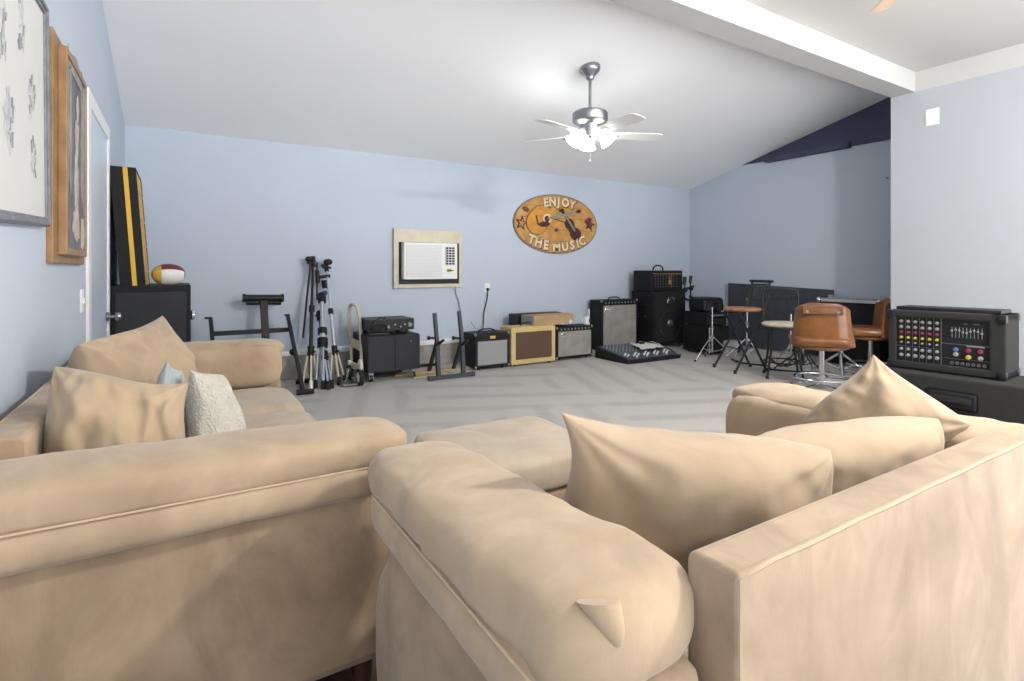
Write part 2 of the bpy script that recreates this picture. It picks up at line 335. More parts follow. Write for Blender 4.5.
# ================================================================== SOFAS
def sup(c, s, e): return math.copysign(abs(c)**e, c)
def puff(mb, path, hw, hh, ex=.75, n=28, L=22, endr=.5, endr0=None, side=(1, 0, 0), wr=0, seed=0, endp=2.5):
    """soft roll: superellipse sections along a straight path, rounded at both ends, with small folds"""
    p0, p1 = Vector(path[0]), Vector(path[1]); t = (p1-p0); Lg = t.length; t.normalize(); sd = Vector(side); up = Vector((0, 0, 1)); rows = []
    f = lambda v, q: v(q) if callable(v) else v
    for i in range(L+1):
        q = .5-.5*math.cos(PI*i/L); x = q*Lg; e = min(x/(endr0 or endr), (Lg-x)/endr)
        k = 1 if e >= 1 else max(1e-5, (1-(1-e)**endp))**(1/endp)
        row = []
        for j in range(n):
            a = 2*PI*j/n; ca = sup(math.cos(a), 0, ex); sa = sup(math.sin(a), 0, ex)
            pos = p0 + t*x + sd*(f(hw, q)*ca*k) + up*(f(hh, q)*sa*k)
            if wr:
                nn = noise.noise(Vector((x*9+seed, a*.8, seed)))*wr + noise.noise(Vector((x*28+seed, a*2.2, seed+4)))*wr*.35
                low = max(0, -math.sin(a))**.5*abs(math.cos(a)) if math.sin(a) < 0 else 0
                nn += wr*.9*low*abs(noise.noise(Vector((x*30+seed, 0, seed+9))))*-1.6
                pos = pos + (sd*ca + up*sa)*nn*max(0, k-.35)
            row.append(pos)
        rows.append(row)
    return mb.grid(rows, cu=True, cap=True)
def make_sofa(name, label, W, DP, nseat, loc, rz, AW=.28, bh=.75, wrinkle=.01, er0=.08, pb=.05, sc=1):
    t = thing(name, label, 'sofa', loc, rz)
    base = .10
    # frame block
    m = MB(); m.bb((AW*.8, .02, base), (W-AW*.8, DP-.07, .29), bev=.015); m.build('base_frame', M['suede_panel'], t)
    # backrest: block with a crisp rear panel, sewn edges
    m = MB(); x0, x1 = AW-.005, W-AW+.005
    pts = [(0, base), (.088, base), (.088, bh-.012), (.076, bh-.001), (0, bh)]
    m.prism(pts, x1-x0, Matrix(((0, 0, 1, x0), (1, 0, 0, 0), (0, 1, 0, 0), (0, 0, 0, 1))))
    bk = m.build('backrest', M['suede_panel'], t, bevel=.012, smooth=True)
    m = MB(); r = .0045
    m.tube([(x0+.006, .004, base+.01), (x0+.006, .004, bh-.008), (x0+.03, .002, bh-.004)] + [(x0+(x1-x0)*k/14, .003+.001*math.sin(k*2), bh-.003) for k in range(1, 14)] + [(x1-.006, .004, bh-.008), (x1-.006, .004, base+.01)], r, n=6)
    m.build('piping', M['suede_pillow'], bk)
    # seat cushions
    sw = (W-2*AW)/nseat
    for k in range(nseat):
        m = MB(); cx = AW+sw*(k+.5)
        puff(m, ((cx-sw/2+.003, .09+(DP-.09)/2, .375), (cx+sw/2-.003, .09+(DP-.09)/2, .375)), (DP-.09)/2, .095, ex=.42, side=(0, 1, 0), endr=.1, wr=wrinkle*.5, seed=k*3.1)
        m.build('seat_cushion', M['suede_light'], t, ang=70)
    # arms
    for sgn in (0, 1):
        if sgn == 1 and rz == 0: pb, er0 = -.005, .03
        X = lambda x: x if sgn == 0 else W-x      # x measured from the outer side
        side = (1, 0, 0)
        m = MB(); a0 = .055
        prof = [(a0-.02, base), (DP-.05, base), (DP-.03, .22), (DP-.03, .32), (DP-.03-.03*sc, .42), (DP-.03-.10*sc, .50), (DP-.03-.125*sc, .56), (DP-.03-.09*sc, .62), (a0-.02, .62), (a0-.02, .4)]
        xa, xb = sorted((X(.052), X(AW-.02)))
        m.prism(prof, xb-xa, Matrix(((0, 0, 1, xa), (1, 0, 0, 0), (0, 1, 0, 0), (0, 0, 0, 1))))
        arm = m.build('armrest', M['suede_panel'], t, bevel=.03, ang=75)
        m = MB(); xc = X(AW/2)
        puff(m, ((xc, pb+.035, .600), (xc, DP-.035, .604)), AW/2-.012, .056, ex=.62, side=side, endr=.16, endr0=er0, wr=wrinkle*.35, seed=7+sgn)
        m.build('arm_roll', M['suede'], arm, ang=80)
        m = MB()
        xp0 = X(AW/2+.026); xp1 = X(AW/2)
        puff(m, ((xp0, pb-.006, .664), (xp1, DP-.005, .672)), lambda q: AW/2-.001-.010*q, lambda q: .076-.026*q**.8, ex=.66, side=side, endr=.14, endr0=er0, wr=wrinkle*.8, seed=17+sgn*5, L=56, n=48, endp=2.2)
        m.build('arm_pad', M['suede'], arm, ang=80)
        m = MB(); xi = X(AW-.055)
        puff(m, ((xi, .12, .585), (xi, DP-.03, .575)), .09, .125, ex=.6, side=side, endr=.12, wr=wrinkle*.4, seed=27+sgn); m.build('inner_pad', M['suede'], arm, ang=80)
        # sewn seam along the pad
        m = MB(); m.tube([(X(.016+.005*k/10), pb+.04+(DP-pb-.17)*k/10, .643-.006*k/10) for k in range(11)], .0028, n=6)
        m.build('piping', M['piping'], arm)
    # feet
    for fx in (.1, W-.1):
        for fy in (.1, DP-.14):
            m = MB(); m.cyl((fx, fy, 0), (fx, fy, base+.01), .022, .032); m.build('foot', M['darkwood'], t)
    return t
make_sofa('sofa', 'long beige suede sofa standing along the left wall with its near arm across the foreground', 2.42, .945, 3, (-.385, 3.785, 0), -PI/2, bh=.77, er0=.02, pb=-.045, sc=.1)
make_sofa('loveseat', 'short beige suede sofa at front right with its back to the viewer', 1.66, .895, 2, (.35, .445, 0), 0, AW=.278, bh=.75, wrinkle=.016)

# ottoman
LS = [o for o in bpy.data.objects if o.name == 'loveseat'][0]; ARM = [c for c in LS.children if c.name.startswith('armrest')][0]
m = MB(); rows = []
for i in range(9):
    q = i/8; c_ = Vector((.098+.012*q, .076-.022*math.sin(q*1.6), .733-.05*q)); wd = .022*(1-q)**.75+.002; th_ = .014*(1-q)**.5+.002
    rows.append([c_+Vector((wd*math.cos(a), -.6*wd*math.cos(a), 0))+Vector((-.5, -.8, .25))*th_*math.sin(a) for a in [2*PI*j/14 for j in range(14)]])
m.grid(rows, cu=True, cap=True).build('corner_tuck', M['suede'], ARM, ang=80)
t = thing('ottoman', 'beige suede ottoman on the carpet between the two sofas', 'ottoman', (1.12, 1.88, 0), -.04)
m = MB(); m.box((0, 0, .215), (.62, .52, .25), bev=.03, seg=3); m.build('base', M['suede_panel'], t)
m = MB(); puff(m, ((-.335, 0, .40), (.335, 0, .40)), .28, .075, ex=.38, side=(0, 1, 0), endr=.10, wr=.006, seed=4.2, n=36); m.build('cushion', M['suede_light'], t, ang=70)
m = MB(); m.tube([(x, y, .365) for x, y in ((-.33, -.275), (.33, -.275), (.33, .275), (-.33, .275))], .004, closed=True); m.build('piping', M['piping'], t)
for sx in (-1, 1):
    for sy in (-1, 1):
        m = MB(); m.cyl((sx*.26, sy*.2, 0), (sx*.26, sy*.2, .10), .02, .03); m.build('foot', M['darkwood'], t)

def cushion(name, label, cat, bl, br, tr, tl, th, seed, m_, ear=.12, wr=.012, pinch=.06, N=44, ears=(1, 1, 1, 1), sag=0, piping=False, rnd=(.5, .5, .5, .5), grow=1.1):
    """cushion given by its four corners (bottom left, bottom right, top right, top left)"""
    C = [Vector(q) for q in (bl, br, tr, tl)]; cen = sum(C, Vector())/4; nr = ((C[2]-C[0]).cross(C[3]-C[1])).normalized()
    eu = ((C[1]-C[0])+(C[2]-C[3])).normalized(); ev = ((C[3]-C[0])+(C[2]-C[1])).normalized()
    def pt(a, b, sg):
        px = a*(1 - pinch*(1-b*b)*(a*a)); py = b*(1 - pinch*(1-a*a)*(b*b))
        rr = rnd[(0 if a < 0 else 1) if b < 0 else (3 if a < 0 else 2)]; px, py = px*math.sqrt(max(0, 1-rr*py*py*.5)), py*math.sqrt(max(0, 1-rr*px*px*.5))
        q = ears[(0 if a < 0 else 1) if b < 0 else (3 if a < 0 else 2)]; cr = (abs(a)*abs(b))**4*ear*q
        px *= grow+cr; py *= grow+cr; s_, t_ = (px+1)/2, (py+1)/2
        p = C[0]*(1-s_)*(1-t_)+C[1]*s_*(1-t_)+C[2]*s_*t_+C[3]*(1-s_)*t_
        base = max(0, (1-a*a))**.40*max(0, (1-b*b))**.40; k = min(1, base*1.5); f = 0
        for (qa, qb, s1) in ((-1, -1, 0), (1, -1, 3), (-1, 1, 7), (1, 1, 11)):
            dx, dy = a-qa, b-qb; dist = math.hypot(dx, dy); f += math.sin(math.atan2(dy, dx)*11+seed+s1)*math.exp(-dist*1.7)*1.0
        f += noise.noise(Vector((a*1.8+seed, b*1.8, sg*3+seed)))*1.8 + (1-abs(noise.noise(Vector((a*3.2+seed, b*1.6-a, sg*5+seed))))*4)*.5
        f += noise.noise(Vector((a*7+seed, b*4, seed)))*.5
        return p + nr*(sg*(th/2*base + f*wr*k)) + Vector((0, 0, -sag*(1-a*a)*(1+b)/2))
    t = thing(name, label, cat, (cen.x, cen.y, min(q.z for q in C))); mb = MB(True)
    for sg in (1, -1):
        mb.grid([[pt(math.sin(-PI/2+PI*i/N), math.sin(-PI/2+PI*j/N), sg) for j in range(N+1)] for i in range(N+1)])
    bmesh.ops.remove_doubles(mb.bm, verts=mb.bm.verts, dist=.0006); mb.build('cover', m_, t, ang=89, sub=1)
    if piping:
        s = MB(True); pts = []
        for e in range(4):
            for i in range(20): q = -1+2*i/20; a, b = ((q, -1), (1, q), (-q, 1), (-1, -q))[e]; pts.append(pt(a, b, 0))
        s.tube(pts, .003, n=6, closed=True); s.build('piping', m_, t)
    return t
# loveseat cushions
SP = M['suede_pillow']
cushion('back_cushion', 'large beige cushion with raised pointed corner leaning over the front right sofa back', 'cushion', (.68, .96, .47), (1.16, .68, .47), (1.155, .61, .775), (.70, .84, .815), .25, 2.3, SP, ear=.12, ears=(0, 0, 0, 1.5), rnd=(.3, .5, .35, .0), wr=.011)
cushion('back_cushion', 'beige cushion lying along the middle of the front right sofa back', 'cushion', (1.10, .82, .47), (1.62, .68, .47), (1.67, .61, .765), (1.06, .74, .775), .22, 5.1, SP, ears=(0, 0, 0, 0), rnd=(.5, .5, .35, .5), wr=.007)
cushion('back_cushion', 'beige cushion standing with peaked corner at right end of the front right sofa', 'cushion', (1.56, .80, .47), (1.78, .58, .74), (1.69, .77, .885), (1.58, .93, .70), .22, 8.7, SP, ear=.07, ears=(0, 0, 1.3, 0), rnd=(.5, .3, .15, .6), wr=.010)
# left sofa cushions
cushion('back_cushion', 'large crumpled beige cushion just behind the near arm of the left sofa', 'cushion', (-.29, 1.76, .48), (.03, 1.76, .48), (-.01, 1.80, .80), (-.29, 1.88, .895), .27, 1.3, SP, ears=(0, 0, 1.4, 0), ear=.12, rnd=(.3, .4, .0, .4), wr=.017)
cushion('back_cushion', 'large beige cushion with peaked top corner further back against the left sofa back', 'cushion', (-.24, 2.18, .47), (.08, 2.68, .47), (-.07, 2.70, .92), (-.285, 2.28, .90), .26, 6.9, SP, ears=(0, 0, .7, 0), rnd=(.5, .4, .1, .3), wr=.024)
cushion('throw_pillow', 'cream textured lace throw pillow on the left sofa seat', 'pillow', (.04, 1.98, .48), (.21, 2.12, .48), (.13, 2.22, .765), (.035, 2.10, .795), .12, 3.3, M['lace'], wr=.005, ear=.05, rnd=(.3, .3, .4, .1))
cushion('throw_pillow', 'small grey throw pillow peeking out between beige cushions on the left sofa', 'pillow', (-.12, 2.06, .58), (.02, 2.20, .56), (.00, 2.22, .79), (-.04, 2.10, .83), .06, 4.4, M['greyfab'], wr=.004, ear=.05, rnd=(.2, .2, .2, 0))

# ================================================================== CEILING FAN with lights
def fan_blade(mb, ang, zc, r0, r1, w0, w1, pitch, hub):
    R = Matrix.Translation(Vector(hub)) @ rotm(0, 0, ang) @ Matrix.Translation((0, 0, zc)) @ rotm(pitch, 0, 0)
    out = [(r0, -w0/2), (r0+.04, -w0/2-.006), (r1-.05, -w1/2), (r1-.012, -w1/2+.018), (r1, 0), (r1-.012, w1/2-.018), (r1-.05, w1/2), (r0+.04, w0/2+.006), (r0, w0/2)]
    mb.prism(out, .007, R)
fx, fy = 3.27, 3.92; fz = ceil(fy)
t = thing('ceiling_fan', 'white five-blade ceiling fan with lit glass shades hanging from the sloped ceiling', 'ceiling fan', (fx, fy, fz))
m = MB(); m.lathe([(.001, .03), (.095, .03), (.097, -.01), (.085, -.04), (.045, -.075), (.034, -.11), (.001, -.11)], n=28); m.build('canopy', M['nickel'], t)
m = MB(); m.cyl((0, 0, -.09), (0, 0, -.42), .014, n=14); m.build('downrod', M['nickel'], t)
zb = H+1.265-fz
m = MB(); m.lathe([(.001, -.40), (.05, -.40), (.15, -.415), (.165, -.43), (.165, -.50), (.15, -.52), (.10, -.54), (.085, zb-.02), (.001, zb-.02)], n=36); m.build('motor_housing', M['nickel'], t)
view = YAW
for k in range(5):
    th = math.radians(9+72*k) - view   # first blade points right and a little away as seen from the camera
    m = MB(); fan_blade(m, th, zb, .19, .71, .125, .16, math.radians(-11), (0, 0, 0)); bl = m.build('blade', M['bladew'], t, smooth=False)
    m = MB(); Rz = rotm(0, 0, th)
    m.prism([(.07, -.02), (.15, -.014), (.20, -.045), (.27, -.03), (.27, .03), (.20, .045), (.15, .014), (.07, .02)], .006, Rz @ Matrix.Translation((0, 0, zb-.010))); m.build('blade_iron', M['chrome'], bl, smooth=False)
m = MB(); m.lathe([(.001, zb+.04), (.05, zb+.04), (.055, zb-.01), (.03, zb-.04), (.001, zb-.045)], n=24)
m.cyl((0, 0, zb-.07), (0, 0, zb-.15), .009)
for k in range(3):
    a = math.radians((200, 340, 90)[k])-view; m.cyl((.03*math.cos(a), .03*math.sin(a), zb+.03), (.085*math.cos(a), .085*math.sin(a), zb+.025), .014)
m.build('light_kit', M['chrome'], t)
for k in range(3):
    a = math.radians((200, 340, 90)[k])-view
    R = Matrix.Translation((.09*math.cos(a), .09*math.sin(a), zb+.03)) @ rotm(0, 0, a) @ rotm(0, math.radians(-38), 0)
    m = MB(); pr = [(r_*.98, z_*1.08) for r_, z_ in [(.02, .0), (.032, -.012), (.046, -.04), (.056, -.075), (.066, -.105), (.082, -.128), (.078, -.126), (.06, -.104), (.05, -.075), (.04, -.04), (.026, -.014), (.015, -.004)]]
    m.lathe(pr, rot=R, n=24); m.build('glass_shade', M['glassw'], t)
m = MB(); m.cyl((0, 0, zb-.15), (0, 0, zb-.24), .003).sph((0, 0, zb-.245), .008, n=8); m.build('pull_chain', M['chrome'], t)
# second fan over the near side (only a blade tip reaches the frame)
hx, hy = 3.6, 1.33
t = thing('ceiling_fan', 'pale wood ceiling fan, only a blade tip in view at top right', 'ceiling fan', (hx, hy, ZN))
m = MB(); m.lathe([(.001, 0), (.08, 0), (.12, -.04), (.14, -.08), (.14, -.17), (.10, -.20), (.001, -.20)], n=28); m.build('motor_housing', M['nickel'], t)
for k in range(5):
    th = math.atan2(1.81-hy, 4.04-hx)+math.radians(72*k)
    m = MB(); fan_blade(m, th, -.205, .17, .66, .11, .14, math.radians(-12), (0, 0, 0)); bl = m.build('blade', M['bladewood'], t, smooth=False)
    m = MB(); m.prism([(.09, -.018), (.15, -.014), (.22, -.03), (.22, .03), (.15, .014), (.09, .018)], .006, rotm(0, 0, th) @ Matrix.Translation((0, 0, -.218))); m.build('blade_iron', M['nickel'], bl, smooth=False)
m = MB(); m.lathe([(.001, -.22), (.10, -.22), (.11, -.25), (.10, -.29), (.06, -.325), (.001, -.335)], n=28); m.build('glass_shade', M['glass2'], t)
# unseen dome lamp behind the camera, added to cast the diagonal sofa shadow
t = thing('added_ceiling_light', 'round flush dome ceiling lamp added out of view on the kitchen side', 'ceiling light', (3.2, -.45, ZN))
m = MB(); m.lathe([(.001, 0), (.17, 0), (.175, -.02), (.16, -.03), (.001, -.03)], n=28); m.build('base_plate', M['nickel'], t)
m = MB(); m.lathe([(.155, -.025), (.15, -.06), (.11, -.10), (.05, -.12), (.001, -.123)], n=28); m.build('glass_shade', M['glass3'], t)

# ================================================================== LEFT WALL: pictures
def pic_box(mb, y0, y1, z0, z1, x0, x1, wd, bev=.004):
    mb.bb((x0, y0, z0), (x1, y0+wd, z1), bev=bev).bb((x0, y1-wd, z0), (x1, y1, z1), bev=bev).bb((x0, y0+wd*.9, z0), (x1, y1-wd*.9, z0+wd), bev=bev).bb((x0, y0+wd*.9, z1-wd), (x1, y1-wd*.9, z1), bev=bev); return mb
k = 1.079
y0, y1, z0, z1 = 1.45, 2.44*k, H+.124*k, H+.875*k
t = thing('framed_print', 'large pale sketch print in a grey wooden frame on the left wall nearest the viewer', 'picture', (XL+.001, (y0+y1)/2, z0)); t.rotation_euler = (.045, 0, 0)
m = MB(True); pic_box(m, y0, y1, z0, z1, XL, XL+.022, .035); pic_box(m, y0+.006, y1-.006, z0+.006, z1-.006, XL+.018, XL+.028, .016); m.build('frame', M['greywood'], t, smooth=False)
m = MB(True); m.bb((XL+.004, y0+.03, z0+.03), (XL+.014, y1-.03, z1-.03)); pp = m.build('print', M['paper'], t, smooth=False)
random.seed(4)
def blob(mb, c, ry, rz, x, n=18, seed=0, th=.002, rough=.25, tilt=0):
    pts = []
    for i in range(n):
        a = 2*PI*i/n; r = 1+rough*noise.noise(Vector((math.cos(a)*1.7+seed, math.sin(a)*1.7, seed)))*2
        yy = ry*r*math.cos(a); zz = rz*r*math.sin(a); pts.append((c[0]+yy*math.cos(tilt)-zz*math.sin(tilt), c[1]+yy*math.sin(tilt)+zz*math.cos(tilt)))
    mb.prism(pts, th, Matrix(((0, 0, 1, x), (1, 0, 0, 0), (0, 1, 0, 0), (0, 0, 0, 1))))
m = MB(True)
for i, (yy, zz, a, b_) in enumerate([(2.05, .55, .05, .13), (2.1, .30, .035, .12), (2.28, .62, .03, .09), (2.4, .42, .035, .10), (2.42, .22, .035, .09), (1.95, .24, .04, .15), (2.2, .78, .035, .1), (1.75, .4, .06, .18)]):
    blob(m, (yy, z0+zz), a, b_*.55, XL+.0145, seed=i*3.3, rough=.5, tilt=.15*math.sin(i)); blob(m, (yy+.01, z0+zz+b_*.55), a*.5, b_*.3, XL+.0148, seed=i*3.3+1, rough=.4)
m.build('sketch', M['sketchpale'], pp, smooth=False)
m = MB(True)
for i, (yy, zz) in enumerate([(2.06, .52), (2.12, .28), (2.42, .22), (1.97, .22), (2.26, .6), (2.4, .40)]):
    for q in range(6):
        yq = yy+random.uniform(-.03, .03); zq = z0+zz+random.uniform(-.07, .08); m.bar((XL+.017, yq, zq), (XL+.017, yq+random.uniform(-.02, .02), zq+random.uniform(.02, .06)), .002, .004, up=(1, 0, 0), bev=0)
m.build('ink_lines', M['sketch'], pp, smooth=False)
y0, y1, z0, z1 = 2.50*k, 3.23*k, H+.025*k, H+.87*k
t = thing('framed_painting', 'brown wooden framed painting of a pale figure, on the left wall beside the door', 'picture', (XL, (y0+y1)/2, z0))
m = MB(True); m.bb((XL, y0, z0), (XL+.022, y1, z1), bev=.003); m.build('backboard', M['wood'], t, smooth=False)
y2, y3, z2, z3 = y0+.09, y1-.16, z0+.035, z1-.035
m = MB(True); pic_box(m, y2, y3, z2, z3, XL+.022, XL+.052, .028); m.build('frame', M['wood'], t, smooth=False)
m = MB(True); m.bb((XL+.022, y2+.02, z2+.02), (XL+.044, y3-.02, z3-.02)); cv = m.build('canvas', M['oldpaint'], t, smooth=False)
yc = (y2+y3)/2; x = XL+.0445
m = MB(True); blob(m, (yc+.0, z2+.14), .09, .07, x, seed=1, rough=.3); blob(m, (yc, z2+.33), .055, .17, x+.0004, seed=2, rough=.25); blob(m, (yc+.01, z2+.52), .05, .09, x+.0008, seed=3, rough=.3); blob(m, (yc+.03, z2+.66), .03, .05, x+.001, seed=5); blob(m, (yc+.18, z2+.10), .05, .08, x, seed=8); m.build('painted_figure', M['figure'], cv, smooth=False)
m = MB(True)
for dy in (-.2, -.14, .16, .22): blob(m, (yc+dy, z2+.55), .022, .30, x, seed=dy*9, rough=.15)
blob(m, (yc, z2+.82), .2, .05, x, seed=6); m.build('painted_drapery', M['drape'], cv, smooth=False)

# ================================================================== CORNER: cabinet, striped case, football
cy0, cy1, cx0, cx1 = 4.80, 5.6, XL+.012, .068
ch = 1.15-15/539*4.12
t = thing('cabinet', 'black box cabinet in the back left corner under the striped case', 'cabinet', (XL+.26, 5.25, 0))
m = MB(True); m.bb((cx0, cy0, .02), (cx1, cy1, ch), bev=.008); m.build('body', M['black'], t, smooth=False)
m = MB(True); m.bb((cx0+.03, cy0-.006, .06), (cx1-.03, cy0, ch-.05), bev=.003); m.build('front_panel', M['charcoal'], t, smooth=False)
m = MB(True); m.lathe([(.001, 0), (.035, 0), (.04, .012), (.032, .03), (.001, .04)], (cx1, 4.95, H-45/539*4.25), rotm(0, PI/2, 0), n=20); m.build('latch', M['chrome'], t)
t = thing('striped_case', 'tall leaning black case with a yellow stripe and yellow front, on the black cabinet', 'case', (XL+.1, 5.15, ch))
# leaning box: side panel faces the camera
hz = .865; Rl = Matrix.Translation((XL+.155, 5.02, ch)) @ Matrix(((1, 0, 0, 0), (0, 1, 0, 0), (0, 0, 1, 0), (0, 0, 0, 1)))
def lean(x, z): return x - .135*(z/hz)*1.0, z
def slab(mb, xa, xb, ya, yb, za=0, zb_=hz, sh=.06):
    vs = []
    for (x_, y_, z_) in ((xa, ya, za), (xb, ya, za), (xb, yb, za), (xa, yb, za), (xa, ya, zb_), (xb, ya, zb_), (xb, yb, zb_), (xa, yb, zb_)):
        vs.append(mb.bm.verts.new((XL+.066+x_*.66-sh*z_/hz, 4.81+y_*1.4, ch+z_)))
    for f in ((0, 1, 2, 3), (4, 5, 6, 7), (0, 1, 5, 4), (1, 2, 6, 5), (2, 3, 7, 6), (3, 0, 4, 7)): mb.bm.faces.new([vs[i] for i in f])
    return mb
m = MB(True); slab(m, 0, .235, 0, .018); slab(m, 0, .235, .46, .478); slab(m, 0, .015, .018, .46); slab(m, 0, .235, .018, .46, hz-.015, hz); m.build('case_body', M['black'], t, smooth=False)
m = MB(True); slab(m, .115, .158, -.003, 0); m.build('stripe', M['yellow'], t, smooth=False, label='yellow vertical stripe')
m = MB(True); slab(m, .20, .228, .018, .46, 0, hz-.015)
m.build('front_board', M['yellow'], t, smooth=False, label='yellow front board')
m = MB(True)
for z_ in (.1, .3, .5, .7):
    s_ = .06*z_/hz; m.bb((XL+.066+.150-s_, 4.85, ch+z_), (XL+.066+.158-s_, 5.42, ch+z_+.008))
m.each('batten', M['gold'], t, smooth=False)
# football
fc = Vector((-.078, 4.95, ch+.080)); t = thing('football', 'burgundy gold and white football lying on the black cabinet', 'football', (fc.x, fc.y, ch))
def ball_pt(a, q): # a along the long axis 0..PI, q around
    r = .083*math.sin(a)**.85; return Vector((-.112*math.cos(a), r*math.cos(q), r*math.sin(q)))
for nm, mm, q0, q1, a0_, a1_ in (('white_panel', M['whiteleather'], PI*.84, PI*1.45, 1.1, PI-.45), ('gold_panel', M['gold'], PI*.62, PI*1.45, .35, 1.1), ('maroon_panel', M['maroon'], PI*1.45, PI*2.62, .35, PI-.35), ('maroon_tip', M['maroon'], 0, 2*PI, .01, .35), ('maroon_tip', M['maroon'], 0, 2*PI, PI-.35, PI-.01), ('maroon_band', M['maroon'], PI*.62, PI*.84, 1.1, PI-.35), ('maroon_band', M['maroon'], PI*.84, PI*1.45, PI-.45, PI-.35)):
    m = MB(True); rows = [[fc + rotm(0, 0, .1) @ ball_pt(a0_+(a1_-a0_)*i/20, q0+(q1-q0)*j/20) for j in range(21)] for i in range(21)]; m.grid(rows); m.build(nm, mm, t, label=nm.replace('_', ' '))
m = MB(True)
for i in range(6): m.bar(fc+Vector((-.04+i*.016, -.015, .082)), fc+Vector((-.04+i*.016, .015, .082)), .004, .004)
m.build('laces', M['whiteleather'], t)

# ================================================================== BACK WALL things
YW = D
def wl(u, v, off=0): return P(u, v, YW-off)
# air conditioner in its boxed-in opening
a = wl(393, 229); b = wl(461, 287); t = thing('air_conditioner_surround', 'cream wooden surround framing the air conditioner in the back wall', 'surround', ((a.x+b.x)/2, D, b.z))
m = MB(True); x0, x1, z0, z1 = a.x, b.x, b.z, a.z
m.bb((x0, D-.03, z0), (x0+.06, D, z1), bev=.003).bb((x1-.04, D-.03, z0), (x1, D, z1), bev=.003).bb((x0+.06, D-.03, z1-.15), (x1-.04, D, z1), bev=.003).bb((x0+.06, D-.03, z0), (x1-.04, D, z0+.045), bev=.003)
m.bb((x0-.005, D-.05, z0-.005), (x0+.018, D, z1+.005), bev=.003)
m.build('surround', M['cream'], t, smooth=False)
m = MB(True); m.bb((x0+.05, D-.012, z0+.03), (x1-.03, D-.002, z1-.14)); m.build('gap_shade_sheet', M['blackp'], t, smooth=False, label='black sheet standing in for shade in the gap around the unit')  # black sheet stands in for the shade inside the surround
a = P(404, 242, D-.12); b = P(457.5, 279, D-.12)
ACU = t = thing('air_conditioner', 'white window air conditioner mounted in the back wall', 'air conditioner', ((a.x+b.x)/2, D-.06, b.z)); x0, x1, z0, z1 = a.x, b.x, b.z, a.z
m = MB(True); m.bb((x0, D-.12, z0), (x1, D-.013, z1), bev=.012); m.build('housing', M['ivory'], t, smooth=False)
m = MB(True); xs = x0+(x1-x0)*.70; m.bb((x0+.025, D-.126, z0+.03), (xs, D-.118, z1-.03), bev=.003); ig = m.build('intake_grille', M['acgrille'], t, smooth=False)
m = MB(True)
for i in range(22): zz = z0+.045+i*(z1-z0-.09)/21; m.bb((x0+.035, D-.128, zz), (xs-.01, D-.125, zz+.004))
m.build('grille_rib', M['ivory'], ig, smooth=False)
m = MB(True); xa, xb, za, zb2 = x0+(x1-x0)*.76, x0+(x1-x0)*.95, z0+(z1-z0)*.38, z1-.04; m.bb((xa, D-.124, za), (xb, D-.118, zb2)); m.build('air_outlet', M['charcoal'], t, smooth=False, label='dark air outlet')
m = MB(True)
for i in range(8): zz = za+.006+i*(zb2-za-.012)/7; m.bb((xa, D-.13, zz-.004), (xb, D-.12, zz+.004))
for i in range(4): xx = xa+.004+i*(xb-xa-.008)/3; m.bb((xx-.003, D-.129, za), (xx+.003, D-.12, zb2))
m.build('louvre', M['ivory'], t, smooth=False)
m = MB(True); m.bb((xa+.02, D-.125, z0+.085), (xb-.05, D-.118, z0+.125), bev=.002); m.build('control_panel', M['yellowknob'], t, smooth=False); m = MB(True); m.bb((xa+.035, D-.127, z0+.10), (xb-.02, D-.12, z0+.112)); m.build('display', M['blackp'], t, smooth=False)
# outlet and cords
a = wl(487, 288); m = MB(); m.bb((a.x-.04, D-.008, a.z-.06), (a.x+.04, D, a.z+.06), bev=.003)
o = tag(m.build('wall_outlet', M['white'], smooth=False), 'white wall outlet with a black plug below the oval sign', 'outlet')
m = MB(); m.bb((a.x-.014, D-.045, a.z-.035), (a.x+.014, D-.008, a.z+.0), bev=.003); m.tube([(a.x, D-.03, a.z-.03), wl(487, 300, .03), wl(484, 312, .02), wl(483, 328, .05), wl(478, 335, .25)], .007, n=6)
CORD = m
m = MB(); m.tube([wl(455, 286, .03), wl(456, 294, .02), wl(459, 302, .02), wl(461, 315, .02), wl(463, 330, .03), wl(462, 345, .06)], .006, n=6); m.world = True; m.build('power_cord', M['greyknob'], ACU)
m = MB(); m.tube([wl(471, 322, .08), wl(475, 328, .12), wl(480, 331, .25)], .005, n=6); tag(m.build('audio_cable', M['greyknob']), 'short grey cable rising behind the silver amplifier', 'cable')

# oval sign: points given on the wall plane
def S(zx, zy, off=.03): return wl(500+zx/9.31, 190+zy/9.31, off)
c = wl(556.3, 224.3); A = (wl(596.5, 224).x-wl(513.2, 224).x)/2; B = (wl(555, 195).z-wl(555, 254.3).z)/2
t = thing('wall_sign', 'oval wooden ENJOY THE MUSIC wall sign with a guitar and fiddle, on the back wall', 'sign', (c.x, D, c.z))
def MW(off): return Matrix(((1, 0, 0, c.x), (0, 0, -1, D-off), (0, 1, 0, c.z), (0, 0, 0, 1)))   # local x right, y up, z towards the room
ell = lambda a, b, n=56: [(a*math.cos(2*PI*i/n), b*math.sin(2*PI*i/n)) for i in range(n)]
m = MB(True); m.prism(ell(A, B), .024, MW(0)); m.build('sign_edge', M['signrim'], t, smooth=False)
m = MB(True); m.prism(ell(A-.022, B-.018), .008, MW(.021)); m.build('board', M['signwood'], t, smooth=False)
m = MB(True)
for yy in (-.24, -.08, .08, .24):
    xx = (A-.05)*math.sqrt(1-(yy/B)**2)*.97; m.bb((c.x-xx, D-.0302, c.z+yy-.002), (c.x+xx, D-.028, c.z+yy+.002))
m.build('plank_joint', M['lettershadow'], t, smooth=False)
